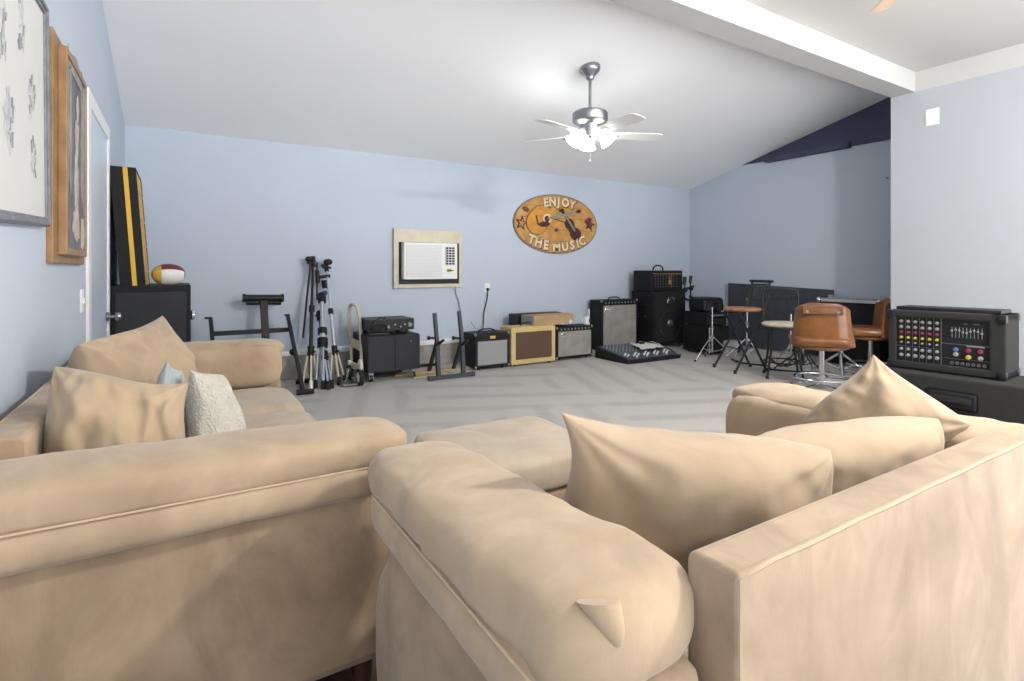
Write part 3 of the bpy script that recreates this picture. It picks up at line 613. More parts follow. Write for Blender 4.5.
def letters(mb, body, arcpts, size, off, depth, offs, dxz=(0, 0)):
    n = len(body)
    for i, ch_ in enumerate(body):
        if ch_ == ' ': continue
        q = arcpts[i]; p = S(q[0], q[1], off); mb.text(ch_, size*q[3] if len(q) > 3 else size, Matrix.Translation((p.x+dxz[0], p.y, p.z+dxz[1])) @ rotm(PI/2, 0, 0) @ rotm(0, 0, q[2]), depth, offs)
        # slab serifs top and bottom on the upright letters
        R_ = Matrix.Translation((p.x+dxz[0], p.y, p.z+dxz[1])) @ rotm(PI/2, 0, 0) @ rotm(0, 0, q[2])
        hh = size*(q[3] if len(q) > 3 else 1)*.345
        bars = {'E': [(-.16, 1), (-.16, -1)], 'N': [(-.2, 1), (.2, 1), (-.2, -1), (.2, -1)], 'J': [(.08, 1)], 'Y': [(-.2, 1), (.2, 1), (0, -1)], 'T': [(0, -1)], 'H': [(-.2, 1), (.2, 1), (-.2, -1), (.2, -1)], 'M': [(-.26, 1), (.26, 1), (-.26, -1), (.26, -1)], 'U': [(-.2, 1), (.2, 1)], 'I': [(0, 1), (0, -1)]}.get(ch_, [])
        for bx_, s_ in bars: mb.box(R_ @ Vector((bx_*size*.95, s_*hh, 0)), (size*.22, size*.07, depth*2), rot=R_.to_3x3().to_4x4())
top = [(428, 118, .10), (488, 112, .05), (545, 112, 0), (608, 122, -.10), (672, 140, -.25)]
bot = [(292, 462, -.30), (358, 490, -.22), (428, 515, -.14), (0, 0, 0), (528, 535, -.02), (605, 530, .05), (672, 518, .14), (722, 500, .22), (765, 478, .30)]
m = MB(True); letters(m, 'ENJOY', top, .165, .034, .003, .012, (.006, -.008)); letters(m, 'THE MUSIC', bot, .172, .034, .003, .012, (.006, -.008)); m.build('letter_shadow_board', M['lettershadow'], t, smooth=False)
m = MB(True); letters(m, 'ENJOY', top, .160, .041, .004, .0075); letters(m, 'THE MUSIC', bot, .168, .041, .004, .0075); m.build('lettering', M['letter'], t, smooth=False, label='cream raised lettering reading ENJOY THE MUSIC')
def sp(zx, zy): p = S(zx, zy); return (p.x-c.x, p.z-c.z)
def eb(mb, zx, zy, rx, ry, tilt, off, th=.008, n=24):
    x_, y_ = sp(zx, zy); kx = A*2/780; ky = B*2/555; mb.prism([(x_+rx*kx*math.cos(a)*math.cos(tilt)-ry*ky*math.sin(a)*math.sin(tilt), y_+rx*kx*math.cos(a)*math.sin(tilt)+ry*ky*math.sin(a)*math.cos(tilt)) for a in [2*PI*i/n for i in range(n)]], th, MW(off))
def ln(mb, p, q, wd, off, th=.006):
    (x0_, y0_), (x1_, y1_) = sp(*p), sp(*q); dx, dy = x1_-x0_, y1_-y0_; L_ = math.hypot(dx, dy); nx, ny = -dy/L_*wd/2, dx/L_*wd/2
    mb.prism([(x0_+nx, y0_+ny), (x1_+nx, y1_+ny), (x1_-nx, y1_-ny), (x0_-nx, y0_-ny)], th, MW(off))
m = MB(True); eb(m, 345, 300, 98, 114, .25, .0285); eb(m, 375, 210, 91, 68, .3, .0287); m.build('guitar_outline', M['lettershadow'], t, smooth=False)
m = MB(True); eb(m, 345, 300, 92, 108, .25, .031); eb(m, 375, 210, 85, 62, .3, .0312); eb(m, 455, 262, 55, 80, .3, .030, th=.0085); m.build('guitar_relief', M['guitarbody'], t, smooth=False)
m = MB(True); eb(m, 410, 318, 52, 26, .1, .038, th=.003); eb(m, 435, 268, 24, 28, 0, .0405, th=.002); ln(m, (332, 235), (352, 325), .022, .038, .004); ln(m, (262, 270), (330, 410), .008, .028, .004); m.build('guitar_inlay', M['fiddle'], t, smooth=False)
m = MB(True); eb(m, 437, 266, 38, 42, 0, .038, th=.0022); m.build('soundhole_ring', M['letter'], t, smooth=False)
m = MB(True); ln(m, (440, 265), (720, 205), .036, .041); ln(m, (600, 235), (690, 385), .026, .047); m.build('neck', M['neck'], t, smooth=False)
m = MB(True); eb(m, 645, 320, 48, 52, -.5, .036); eb(m, 700, 410, 56, 58, -.5, .0365); eb(m, 668, 365, 34, 40, -.5, .037); ln(m, (570, 190), (630, 270), .035, .036); eb(m, 725, 200, 24, 18, .3, .042); eb(m, 568, 190, 24, 16, .3, .037); ln(m, (480, 262), (612, 305), .010, .036); ln(m, (450, 335), (490, 352), .008, .031); m.build('fiddle_relief', M['fiddle'], t, smooth=False)
def star(mb, zx, zy, r, off, th=.006):
    x_, y_ = sp(zx, zy); kx = A*2/780; mb.prism([(x_+kx*(r if i % 2 == 0 else r*.42)*math.sin(PI*i/5+.2), y_+kx*(r if i % 2 == 0 else r*.42)*math.cos(PI*i/5+.2)) for i in range(10)], th, MW(off))
m = MB(True); star(m, 200, 308, 58, .029); star(m, 832, 325, 56, .029); m.each('star_outline', M['fiddle'], t, smooth=False)
m = MB(True); star(m, 200, 308, 34, .035, .003); m.build('star', M['signwood'], t, smooth=False)
m = MB(True); star(m, 834, 322, 36, .035, .003); eb(m, 240, 178, 32, 22, -.3, .0285, .003); eb(m, 525, 372, 20, 18, 0, .0285, .003); eb(m, 820, 285, 36, 26, .4, .0284, .003); m.each('red_mark', M['red'], t, smooth=False)

# switch plate + coat hook on the right
a = PX(932.5, 117, XN); m = MB(); m.bb((XN-.008, a.y-.055, a.z-.08), (XN, a.y+.055, a.z+.08), bev=.003).cyl((XN-.012, a.y, a.z), (XN-.007, a.y, a.z), .008, n=10)
tag(m.build('wall_plate', M['white'], smooth=False), 'white blank cover plate high on the near right wall', 'wall plate')
a = PX(888, 178, XR); m = MB(); m.cyl((XR, a.y, a.z), (XR-.03, a.y, a.z), .008).sph((XR-.035, a.y, a.z), .016, n=10); tag(m.build('wall_hook', M['nickel']), 'small round metal hook on the right wall under the navy gable', 'hook')

# ================================================================== STANDS ALONG THE BACK WALL
t = thing('keyboard_stand', 'black T-topped keyboard stand behind the far arm of the left sofa', 'stand', (.5, 5.8, 0))
g = lambda u, v, Y: P(u, v, Y)
m = MB(True); m.cyl(g(243.5, 298, 5.95), g(282.5, 298, 5.95), .034, n=16).cyl(g(242.5, 298, 5.95), g(245, 298, 5.95), .042, n=16).cyl(g(281, 298, 5.95), g(283.5, 298, 5.95), .042, n=16).cyl(g(246, 302.5, 5.97), g(281, 302.5, 5.97), .026, n=12); m.build('top_rest', M['blackp'], t)
a = g(263.5, 299, 5.95); b = g(266, 345, 5.80); bb_ = a+(b-a)*(a.z-.02)/(a.z-b.z)
m = MB(True); m.bar(a, bb_, .07, .035, up=(0, 1, 0), bev=.004); m.bar(b+Vector((0, -.01, .1)), b+Vector((0, -.03, -.3)), .05, .03, up=(0, 1, 0)); m.build('column', M['blackm'], t)
m = MB(True); m.bar(g(210, 334, 5.85), g(290, 329.5, 5.85), .03, .045, up=(0, 0, 1), bev=.004); m.build('crossbar', M['blackm'], t)
a = g(287.5, 315, 5.86); f = FL(303, 393); f.z = .03; m = MB(True); m.bar(a, f, .035, .03, up=(0, 1, 0), bev=.004).bar(a+Vector((-.03, -.005, 0)), a+Vector((.02, -.005, -.0)), .02, .02); m.sph(g(293, 352, 5.62), .035, n=10); m.build('leg', M['blackm'], t)
a2 = g(210.5, 318, 5.87); f2 = Vector((a2.x+.03, f.y+.02, .03)); m = MB(True); m.bar(a2, f2, .035, .03, up=(0, 1, 0), bev=.004).bar(a2+Vector((-.05, -.0, 0)), a2+Vector((.01, -.0, 0)), .03, .02); m.build('leg', M['blackm'], t)
for q in (f, f2):
    m = MB(True); m.bar(q+Vector((-.02, -.08, -.005)), q+Vector((.07, .45, -.005)), .04, .035, up=(0, 0, 1), bev=.004)
    m.cyl(q+Vector((-.07, -.07, -.003)), q+Vector((.08, -.09, -.003)), .024).cyl(q+Vector((.01, .44, -.003)), q+Vector((.15, .42, -.003)), .024); m.build('foot', M['rubber'], t)

def folded_stand(label, top, foot, mt, ml, collar, legs, r=.014, head=True, foot_m=None, spread=.03):
    top = Vector(top); foot = Vector(foot); t = thing('tripod_stand', label, 'stand', (foot.x, foot.y, 0)); ax = foot-top; L_ = ax.length; ax.normalize()
    m = MB(True); m.cyl(top, top+ax*L_*.93, r).cyl(top+ax*L_*.42, top+ax*L_*.9, r*1.4); m.build('pole', mt, t)
    cpos = top+ax*L_*collar; m = MB(True); m.cyl(cpos-ax*.05, cpos+ax*.05, r*2.4).cyl(cpos+Vector((.0, -.02, 0)), cpos+Vector((.03, -.05, 0)), .012).cyl(top+ax*L_*.42-ax*.03, top+ax*L_*.42+ax*.03, r*2.2); m.build('collar', M['blackp'], t)
    m = MB(True); m.cyl(top-ax*.0, top+ax*.10, r*1.9).sph(top+ax*.02, (.028, .02, .02), n=10).cyl(top+Vector((-.045, 0, 0))+ax*.05, top+Vector((.03, 0, 0))+ax*.05, .011)
    if head: m.build('head', M['blackp'], t)
    else: m.bm.free()
    for i in range(3):
        an = 2*PI*i/3+.5; off = Vector((math.cos(an), math.sin(an)*.6, 0)); a_ = cpos+off*r*2; b_ = foot+off*(r*2+spread)+Vector((0, 0, .02)); b_.z = max(b_.z, .03); b_.y = min(b_.y, D-CU-.03)
        if i >= legs: continue
        m = MB(True); m.cyl(a_, b_, .011); lg = m.build('leg', ml, t)
        m = MB(True); m.cyl(b_+Vector((0, 0, .05)), Vector((b_.x, b_.y, .0)), .017, .021, n=10); m.build('rubber_foot', foot_m or M['rubber'], lg)
    return t
Yt = D-.07
folded_stand('folded dark stand with pale lower legs and white foot, leftmost of the leaning tripods', g(313, 257, Yt), FL(310, 388), M['blackm'], M['cream'], .74, 3, foot_m=M['ivory'], spread=.05)
folded_stand('thick folded silver-blue lighting stand in the middle of the leaning tripods', g(322, 294, Yt-.08), FL(323, 388), M['alu'], M['alu'], .55, 3, r=.022)
folded_stand('folded blue stand leaning beside the thick silver one', g(319, 312, Yt-.1), FL(328, 389), M['blue'], M['alu'], .6, 3, r=.016, spread=.015)
folded_stand('tall folded stand with two black clamps, rightmost of the leaning tripods', g(326, 263, Yt), FL(338, 384), M['alu'], M['cream'], .74, 3, r=.012, spread=.06)
t = thing('boom_arm', 'thin black microphone boom arm hanging on the leftmost tripod', 'boom arm', tuple(g(303, 330, Yt-.05)))
m = MB(True); m.cyl(g(311, 258, Yt-.04), g(303, 338, Yt-.05), .011); m.build('rod', M['blackm'], t); m = MB(True); m.sph(g(309, 259, Yt-.04), (.04, .03, .03), n=10).cyl(g(307, 262, Yt-.04), g(316, 266, Yt-.04), .014).cyl(g(317, 270, Yt-.03), g(318, 283, Yt-.03), .024).cyl(g(317, 262, Yt-.03), g(317, 300, Yt-.03), .010); m.build('clamp', M['blackp'], t)
t = thing('clamp_mount', 'black clamp mount on the tall rightmost tripod', 'clamp', tuple(g(325, 285, Yt-.04)))
m = MB(True); m.cyl(g(325, 280, Yt-.05), g(326, 288, Yt-.05), .04, n=12).cyl(g(320, 277, Yt-.06), g(330, 276, Yt-.06), .018).sph(g(328, 262, Yt-.05), (.05, .03, .035), n=10).cyl(g(321, 265, Yt-.05), g(331, 268, Yt-.05), .012); m.build('clamp_body', M['blackp'], t)
m = MB(True); m.cyl(g(324, 293, Yt-.1), g(326, 293, Yt-.12), .025); m.build('blue_knob', M['blue'], t)

# hand truck
fA = FL(357, 386); Yh = fA.y
t = thing('hand_truck', 'cream metal hand truck with looped handle left of the black cabinet', 'hand truck', (fA.x, fA.y, 0))
p1 = g(349.5, 310, D-.16); p2 = g(360, 330, D-.42)
hl = [g(352, 383, Yh+.2), g(351, 345, D-.25), g(349, 315, D-.2), g(349.5, 307, D-.2), g(351.5, 304, D-.24), g(354.5, 304.5, D-.3), g(357.5, 309, D-.36), g(360, 320, D-.42), g(361, 345, D-.5), g(362, 378, Yh+.05)]
for q in hl: q.z = max(q.z, .04)
m = MB(True); m.tube(hl, .017, n=10); m.build('handle', M['cream'], t)
m = MB(True); m.bar(g(351.5, 342, D-.28), g(361, 347, D-.5), .02, .09, bev=.002).bar(g(352, 365, Yh+.22), g(361, 368, Yh+.02), .02, .06, bev=.002); m.build('crossbar', M['cream'], t)
m = MB(True); m.bb((fA.x-.14, Yh-.02, .015), (fA.x+.0, Yh+.30, .03)); m.bar((fA.x-.11, Yh+.02, .03), (fA.x-.04, Yh+.1, .16), .01, .03); m.build('toe_plate', M['nickel'], t)
for wy, wx in ((0, .03), (.27, .0)):
    wc = Vector((fA.x+wx, Yh+wy, .085)); m = MB(True); m.cyl(wc+Vector((-.02, 0, 0)), wc+Vector((.02, 0, 0)), .083, n=24)
    wh = m.build('wheel', M['rubber'], t); m = MB(True); m.cyl(wc+Vector((-.024, 0, 0)), wc+Vector((.024, 0, 0)), .05, n=20).cyl(wc+Vector((-.03, 0, 0)), wc+Vector((.03, 0, 0)), .015); m.build('hub', M['ivory'], wh)
    m = MB(True); m.sph(wc+Vector((0, -.0, .12)), (.018, .06, .06), n=16) if wy == 0 else m.bb(wc+Vector((-.015, -.03, .09)), wc+Vector((.015, .03, .13))); m.build('fender', M['ivory'], t)

# black double cabinet on casters
Yc = 5.42; xa = P(367.5, 300, Yc).x; xb = P(419.5, 300, Yc).x; zt = (P(367.5, 336.5, Yc).z+P(419.5, 334, Yc).z)/2; zb_ = .10
t = thing('rolling_cabinet', 'charcoal two-door cabinet on casters against the back wall', 'cabinet', ((xa+xb)/2, 5.68, 0))
m = MB(True); m.bb((xa, Yc, zb_), (xb, Yc+.54, zt), bev=.004); m.build('body', M['charcoal'], t, smooth=False)
xm = P(394.5, 300, Yc).x
for q0, q1 in ((xa+.003, xm-.002), (xm+.002, xb-.003)):
    m = MB(True); m.bb((q0, Yc-.018, zb_+.01), (q1, Yc-.001, zt-.008), bev=.003); dd = m.build('door', M['charcoal'], t, smooth=False)
    if q0 > xm-.01:
        m = MB(True); m.cyl((q1-.1, Yc-.03, zb_+.3), (q1-.1, Yc-.016, zb_+.3), .005); m.build('lock', M['nickel'], dd)
for cx_, cy_ in ((xa+.05, Yc+.06), (xb-.06, Yc+.03), (xa+.05, Yc+.45), (xb-.05, Yc+.45)):
    m = MB(True); m.bb((cx_-.025, cy_-.02, .07), (cx_+.025, cy_+.02, .101)).cyl((cx_-.022, cy_, .038), (cx_-.016, cy_, .038), .03).cyl((cx_+.016, cy_, .038), (cx_+.022, cy_, .038), .03); cs_ = m.build('caster', M['nickel'], t); m = MB(True); m.cyl((cx_-.014, cy_, .036), (cx_+.014, cy_, .036), .036, n=18); m.build('wheel', M['rubber'], cs_)
# receiver on the cabinet
xr0 = xa+.03; xr1 = P(414.8, 320, Yc+.02).x
t = thing('stereo_receiver', 'black stereo receiver on top of the charcoal cabinet', 'receiver', ((xr0+xr1)/2, 5.65, zt))
m = MB(True); m.bb((xr0, Yc+.04, zt+.045), (xr1, Yc+.42, zt+.165), bev=.004); m.build('housing', M['blackp'], t, smooth=False)
m = MB(True)
for q in (xr0+.05, xr1-.07): 
    for yy in (Yc+.08, Yc+.36): m.cyl((q, yy, zt), (q, yy, zt+.046), .022)
m.build('foot', M['rubber'], t)
m = MB(True); m.bb((xr0+.13, Yc+.034, zt+.095), (xr1-.12, Yc+.04, zt+.14)); m.build('display_window', M['blackp'], t, smooth=False)
m = MB(True)
for i, q in enumerate((.20, .27, .33, .38, .43)): m.cyl((xr0+q, Yc+.026, zt+.085+.02*(i % 2)), (xr0+q, Yc+.041, zt+.085+.02*(i % 2)), .011 if i else .016, n=12)
m.cyl((xr1-.05, Yc+.02, zt+.10), (xr1-.05, Yc+.041, zt+.10), .022, n=16); m.each('knob', M['greyknob'], t)
t = thing('cable_coil', 'loose black cables heaped at the left of the stereo receiver', 'cable', (xa+.12, Yc+.02, zt))
m = MB(True)
random.seed(8)
for i in range(4): m.tube([(xa+.13+.09*math.cos(a)+random.uniform(-.01, .01), Yc+.02+.04*math.sin(a)*(1 if i % 2 else .6)+.02, zt+.02+.02*i+.035*abs(math.sin(a+i))) for a in [2*PI*j/16 for j in range(16)]], .007, n=6, closed=True)
m.tube([(xa+.03, Yc+.03, zt+.05), (xa+.08, Yc+.02, zt+.16), (xa+.15, Yc+.03, zt+.185), (xa+.22, Yc+.1, zt+.172)], .007, n=6); m.build('cable', M['rubber'], t)
m = MB(True); m.bb((xa+.02, Yc+.03, zt), (xa+.24, Yc+.12, zt+.03), bev=.008); m.build('power_strip', M['blackp'], t)

# upright two-post stand (folded amplifier or keyboard stand)
fl = FL(430, 380); frt = FL(473, 377); Yf = (fl.y+frt.y)/2
t = thing('post_stand', 'dark blue-grey stand with two upright posts between the cabinet and the silver amplifier', 'stand', ((fl.x+frt.x)/2, Yf, 0))
m = MB(True); a = Vector((fl.x-.02, Yf, .025)); b = Vector((frt.x+.02, Yf, .025)); m.bar(a, b, .04, .035, up=(0, 1, 0), bev=.004).cyl(a+Vector((-.02, 0, 0)), a+Vector((.03, 0, 0)), .026).cyl(b+Vector((-.03, 0, 0)), b+Vector((.02, 0, 0)), .026); m.build('base_bar', M['slate'], t)
for (u0, v0, u1, v1, u2) in ((434.5, 313, 438.5, 377, 429), (459, 311, 463.5, 375, 453.5)):
    tp = P(u0, v0, Yf+.03); mid = P((u0+u1)/2+.5, (v0+v1)/2-4, Yf); ft = P(u1, v1, Yf); m = MB(True); m.bar(tp, mid, .036, .04, up=(0, 1, 0), bev=.003).bar(mid, ft, .042, .045, up=(0, 1, 0), bev=.003); up_ = m.build('post', M['slate'], t)
    bt = P(u2, 372, Yf+.42); bt.z = .02; bt.y = min(bt.y, D-CU-.06); m = MB(True); m.bar(mid, bt, .036, .03, up=(0, 1, 0), bev=.003); m.build('rear_leg', M['blackm'], t)
    k1 = P(u0+6, 343, Yf-.03); m = MB(True); m.cyl(P(u0-5, 338, Yf+.02), P(u0+1, 338, Yf+.02), .012).sph(P(u0-5.5, 338, Yf+.02), .022, n=10).bar(P(u0+3, 345, Yf-.02), P(u0+9, 340, Yf-.14), .03, .02); m.build('locking_knob', M['blackp'], t)
m = MB(True); m.bar((fl.x-.03, D-CU-.06, .02), (frt.x-.05, D-CU-.06, .02), .03, .03, up=(0, 1, 0)); m.build('rear_bar', M['blackm'], t)
# pale planks on the floor
m = MB(); m.box((2.75, 5.66, .010), (1.55, .14, .02), rot=rotm(0, 0, -.02), bev=.003); tag(m.build('wood_plank', M['plank'], smooth=False), 'long pale wooden plank on the floor behind the two-post stand', 'plank')
m = MB(); m.box((2.3, 5.46, .008), (.42, .10, .016), rot=rotm(0, 0, .12), bev=.003); tag(m.build('wood_plank', M['plank'], smooth=False), 'short pale board on the floor under the two-post stand', 'plank')

# ================================================================== AMPLIFIERS
def script_logo(mb, p, s, ax, az, nrm):
    """slanted handwritten-style badge"""
    pts = [(-.5, -.35), (-.42, -.1), (-.3, .25), (-.1, .42), (.25, .45), (.5, .4)]; V = lambda x, z: Vector(p)+ax*x*s+az*z*s+nrm*.004
    mb.tube([V(*q) for q in pts], s*.07, n=5); mb.tube([V(-.36, .05), V(-.1, .12), V(.1, .1)], s*.06, n=5)
    mb.tube([V(-.15, -.12), V(-.05, .0), V(.0, -.12), V(.1, .02), V(.16, -.1), V(.28, .05), V(.34, -.06), V(.5, .1)], s*.05, n=5)
def amp(label, loc, size, shell, grille, border, rz=0, top=.05, logo=None, knobs=0, name='guitar_amplifier', lean=0, handle=True, side=None, corners=True, plate=False, feet=.02, base=0):
    w_, d_, h_ = size; t = thing(name, label, 'amplifier', loc, rz)
    R = Matrix.Translation((0, 0, base)) @ rotm(lean, 0, 0)
    def mk(): return MB()
    def fin(mb, nm, mm, par=t, **k):
        bmesh.ops.transform(mb.bm, matrix=R, verts=mb.bm.verts); return mb.build(nm, mm, par, **k)
    def finE(mb, nm, mm, par=t):
        bmesh.ops.transform(mb.bm, matrix=R, verts=mb.bm.verts); mb.each(nm, mm, par)
    m = mk(); m.bb((-w_/2, 0, feet), (w_/2, d_, h_), bev=.012); b0, b1, b2 = border, border, top
    fin(m, 'cabinet', shell, smooth=False)
    if side:
        pass
    m = mk(); m.bb((-w_/2+b0, -.006, feet+b1), (w_/2-b0, .01, h_-b2), bev=.004); g_ = fin(m, 'speaker_grille', grille, smooth=False)
    if plate: m = mk(); m.bb((-.035, -.008, h_-b2*.72), (.035, .0, h_-b2*.36), bev=.002); fin(m, 'name_plate', M['gold'], smooth=False)
    if logo:
        m = mk(); script_logo(m, (-w_/2+b0+.07, -.008, h_-b2-.06), .11*logo, Vector((1, 0, 0)), Vector((0, 0, 1)), Vector((0, -1, 0))); fin(m, 'badge', M['chrome'], g_, label='small silver script badge')
    if knobs:
        m = mk(); m.bb((-w_/2+.03, -.003, h_-b2+.01), (w_/2-.03, .012, h_-.012), bev=.002); cp = fin(m, 'control_panel', M['blackp'], smooth=False)
        m = mk()
        for i in range(knobs): xx = -w_/2+.07+(w_-.14)*i/(knobs-1); m.cyl((xx, -.016, h_-b2/2), (xx, -.002, h_-b2/2), .010, n=10)
        finE(m, 'knob', M['greyknob'], cp); m = mk(); m.bb((-w_/2+.03, -.004, h_-b2+.004), (w_/2-.03, 0, h_-b2+.009)); fin(m, 'trim_strip', M['chrome'], cp, smooth=False)
    if handle:
        m = mk(); m.tube([(-.11, d_/2, h_), (-.10, d_/2, h_+.022), (-.05, d_/2, h_+.034), (.05, d_/2, h_+.034), (.10, d_/2, h_+.022), (.11, d_/2, h_)], .009, n=8); fin(m, 'handle', M['rubber'])
    if corners:
        m = mk()
        for sx in (-1, 1):
            for zz in (feet+.012, h_-.012): m.sph((sx*(w_/2-.010), .008, zz), .018, n=8)
        finE(m, 'corner_guard', M['nickel'])
    m = mk()
    for sx in (-1, 1):
        for yy in (.05, d_-.05): m.cyl((sx*(w_/2-.07), yy, 0), (sx*(w_/2-.07), yy, feet+.002), .016, n=10)
    finE(m, 'foot', M['rubber'])
    return t
def front(u0, u1, Yf, v0, v1):    # x-range, height of a front face standing at Y=Yf
    xa, xb = P(u0, 300, Yf).x, P(u1, 300, Yf).x; hh = (P(u0, v0, Yf).z+P(u1, v1, Yf).z)/2; return xa, xb, hh
xa, xb, hh = front(475, 509.5, 5.45, 333, 333)
AMP1 = amp('black combo guitar amplifier with a flat silver grille, left of the tan amplifier', ((xa+xb)/2, 5.45, 0), (xb-xa, .30, hh), M['black'], M['silver'], .035, top=.09, plate=True)
CORD.world = True; CORD.build('power_cord', M['rubber'], AMP1)
xa, xb, hh = front(511.5, 555.5, 5.43, 328, 325)
amp('tan tweed guitar amplifier with a brown grille in the middle of the amplifier row', ((xa+xb)/2, 5.43, 0), (xb-xa, .28, hh), M['tweed'], M['brown_grille'], .06, top=.06, corners=False, plate=True)
xa, xb, hh = front(556.5, 592.5, 5.50, 327.5, 325)
amp('low black guitar amplifier with aged silver grille and script badge, right of the tan one', ((xa+xb)/2, 5.50, 0), (xb-xa, .26, hh), M['black'], M['silver2'], .03, top=.06, logo=1, knobs=9, handle=False)
XA3 = (xa, xb, hh)
xa, xb, hh = front(601.5, 637.5, 5.80, 299, 300.5)
amp('tall black guitar amplifier with a large worn silver grille beside the floor mixer', ((xa+xb)/2, 5.80, 0), (xb-xa, .26, hh), M['black'], M['silver2'], .035, top=.075, logo=1.1, knobs=10, handle=True)
# long cardboard box + black case behind it, on the amplifiers
bz = XA3[2]+.035
t = thing('cardboard_box', 'long brown cardboard box lying on the tan and low black amplifiers', 'box', (3.95, 5.58, bz))
p0 = P(536, 318, 5.45); p1 = P(573, 318, 5.56)
xa, xb = P(535, 300, 5.48).x, P(573.5, 300, 5.55).x
m = MB(True); R = rotm(0, 0, .06); m.box(((xa+xb)/2, 5.66, bz+.06), (xb-xa, .26, .125), rot=R, bev=.003); m.build('carton', M['cardboard'], t, smooth=False)
m = MB(True); m.box((xa-.004, 5.645, bz+.06), (.006, .25, .118), rot=R); m.build('end_flap', M['greyknob'], t, smooth=False, label='dark printed end of the carton')
m = MB(True); m.box((xb-.06, 5.535, bz+.025), (.05, .004, .05), rot=R @ rotm(0, .7, 0)); m.build('torn_label', M['paper'], t, smooth=False)
t = thing('equipment_case', 'upright dark case standing behind the tan amplifier and the cardboard box', 'case', (3.9, 5.85, 0))
xa2, xb2 = P(513.5, 300, 5.86).x, P(560, 300, 5.86).x; z2_ = P(515, 314, 5.86).z; zz0 = .0
m = MB(True); m.bb((xa2, 5.83, zz0), (xb2, 5.98, z2_), bev=.006); m.build('shell', M['charcoal'], t, smooth=False)
m = MB(True); m.bb((xa2+.03, 5.822, z2_-.12), (xa2+.14, 5.83, z2_-.03), bev=.002); m.build('socket_panel', M['blackp'], t, smooth=False)
# mug
mc = P(586.5, 320, 5.62); t = thing('mug', 'white mug standing on the low black amplifier beside the cardboard box', 'mug', (mc.x, 5.62, XA3[2]))
m = MB(); m.lathe([(.001, 0), (.036, 0), (.040, .01), (.040, .10), (.036, .10), (.035, .012), (.001, .01)], n=24); m.build('cup', M['ivory'], t)
m = MB(); m.tube(arc((-.04, 0, .05), .028, PI/2, PI*1.5, 8), .006, n=6); m.build('handle', M['ivory'], t)
m = MB(); m.bb((.01, -.045, .03), (.04, -.035, .075), bev=.002); m.build('printed_mark', M['charcoal'], t)
# white stick standing behind
m = MB(); a = P(590, 310, 5.72); m.bar((a.x, 5.76, 0.0), (a.x+.01, 5.76, P(590, 309, 5.76).z), .035, .012); tag(m.build('white_slat', M['white']), 'thin white slat standing between the low amplifier and the tall one', 'slat')

# PA speaker and head
xa, xb, hh = front(653, 685.5, 5.60, 292, 293); hh = P(653, 291.5, 5.60).z
t = thing('loudspeaker', 'tall black loudspeaker with emblem and round woofer in the back right corner', 'speaker', ((xa+xb)/2, 5.6, 0)); W_ = xb-xa
m = MB(); m.bb((-W_/2, 0, .05), (W_/2, .44, hh), bev=.014); m.build('cabinet', M['black'], t, smooth=False)
m = MB(); m.bb((-W_/2+.03, -.008, .09), (W_/2-.03, .004, hh-.03), bev=.004); gr = m.build('speaker_grille', M['black_grille'], t, smooth=False)
m = MB(); m.tube(arc((0, -.010, .33), .22, 0, 2*PI, 40)[:-1], .007, n=6, closed=True); m.build('woofer_ring', M['charcoal'], gr)
m = MB(); m.sph((0, -.012, .36), (.055, .02, .055), n=16); m.build('dust_cap', M['nickel'], gr)
m = MB(); m.tube(arc((0, -.010, .33), .205, PI*1.08, PI*1.35, 10), .006, n=6); m.build('painted_ring_glint', M['nickel'], gr)  # bright arc laid on the woofer ring as a drawn glint
m = MB(); m.bb((-W_/2-.004, .13, .46), (-W_/2+.002, .31, .62), bev=.006); hd = m.build('side_handle', M['blackp'], t); m = MB(); m.bb((-W_/2-.012, .14, .455), (-W_/2-.002, .30, .475), bev=.003); m.build('handle_bar', M['nickel'], hd)
m = MB(); e = [(-.09, .0), (-.05, .05), (-.06, .1), (-.01, .11), (.01, .07), (-.02, .04), (-.05, .045)]; m.tube([(x_*.7, -.014, hh-.17+z_*.7) for x_, z_ in e], .006, n=5); m.tube([(-.07, -.014, hh-.17), (-.05, -.014, hh-.12)], .005, n=5)
m.tube([(.0, -.014, hh-.10), (.03, -.014, hh-.15), (.05, -.014, hh-.09), (.07, -.014, hh-.14), (.085, -.014, hh-.10)], .005, n=5); m.tube([(-.06, -.014, hh-.18), (.06, -.014, hh-.17)], .004, n=5); m.build('emblem', M['nickel'], gr, label='silver angular emblem')
m = MB()
for sx in (-1, 1):
    for yy in (.05, .39): m.cyl((sx*(W_/2-.06)-.015, yy, .027), (sx*(W_/2-.06)+.015, yy, .027), .027)
m.each('caster', M['greyknob'], t)
m = MB()
for sx in (-1, 1):
    for zz in (.065, hh-.015): m.sph((sx*(W_/2-.013), .012, zz), .026, n=8)
m.each('corner_guard', M['blackp'], t)
hh2 = P(653, 270.5, 5.60).z; hz2 = hh2-hh
t = thing('amplifier_head', 'black amplifier head with rows of knobs and a yellow tag, on the tall loudspeaker', 'amplifier', ((xa+xb)/2-.03, 5.62, hh)); W2 = W_*.97
m = MB(); m.bb((-W2/2, 0, .006), (W2/2, .36, hz2), bev=.012); m.build('cabinet', M['black'], t, smooth=False)
m = MB(); m.bb((-W2/2+.04, -.004, .045), (W2/2-.04, .01, hz2-.045), bev=.003); cp = m.build('control_panel', M['blackp'], t, smooth=False)
m = MB()
for i in range(9):
    for j in range(5): m.cyl((-W2/2+.08+i*.055, -.014, .07+j*.038), (-W2/2+.08+i*.055, -.002, .07+j*.038), .009, n=8)
m.each('knob', M['nickel'], cp)
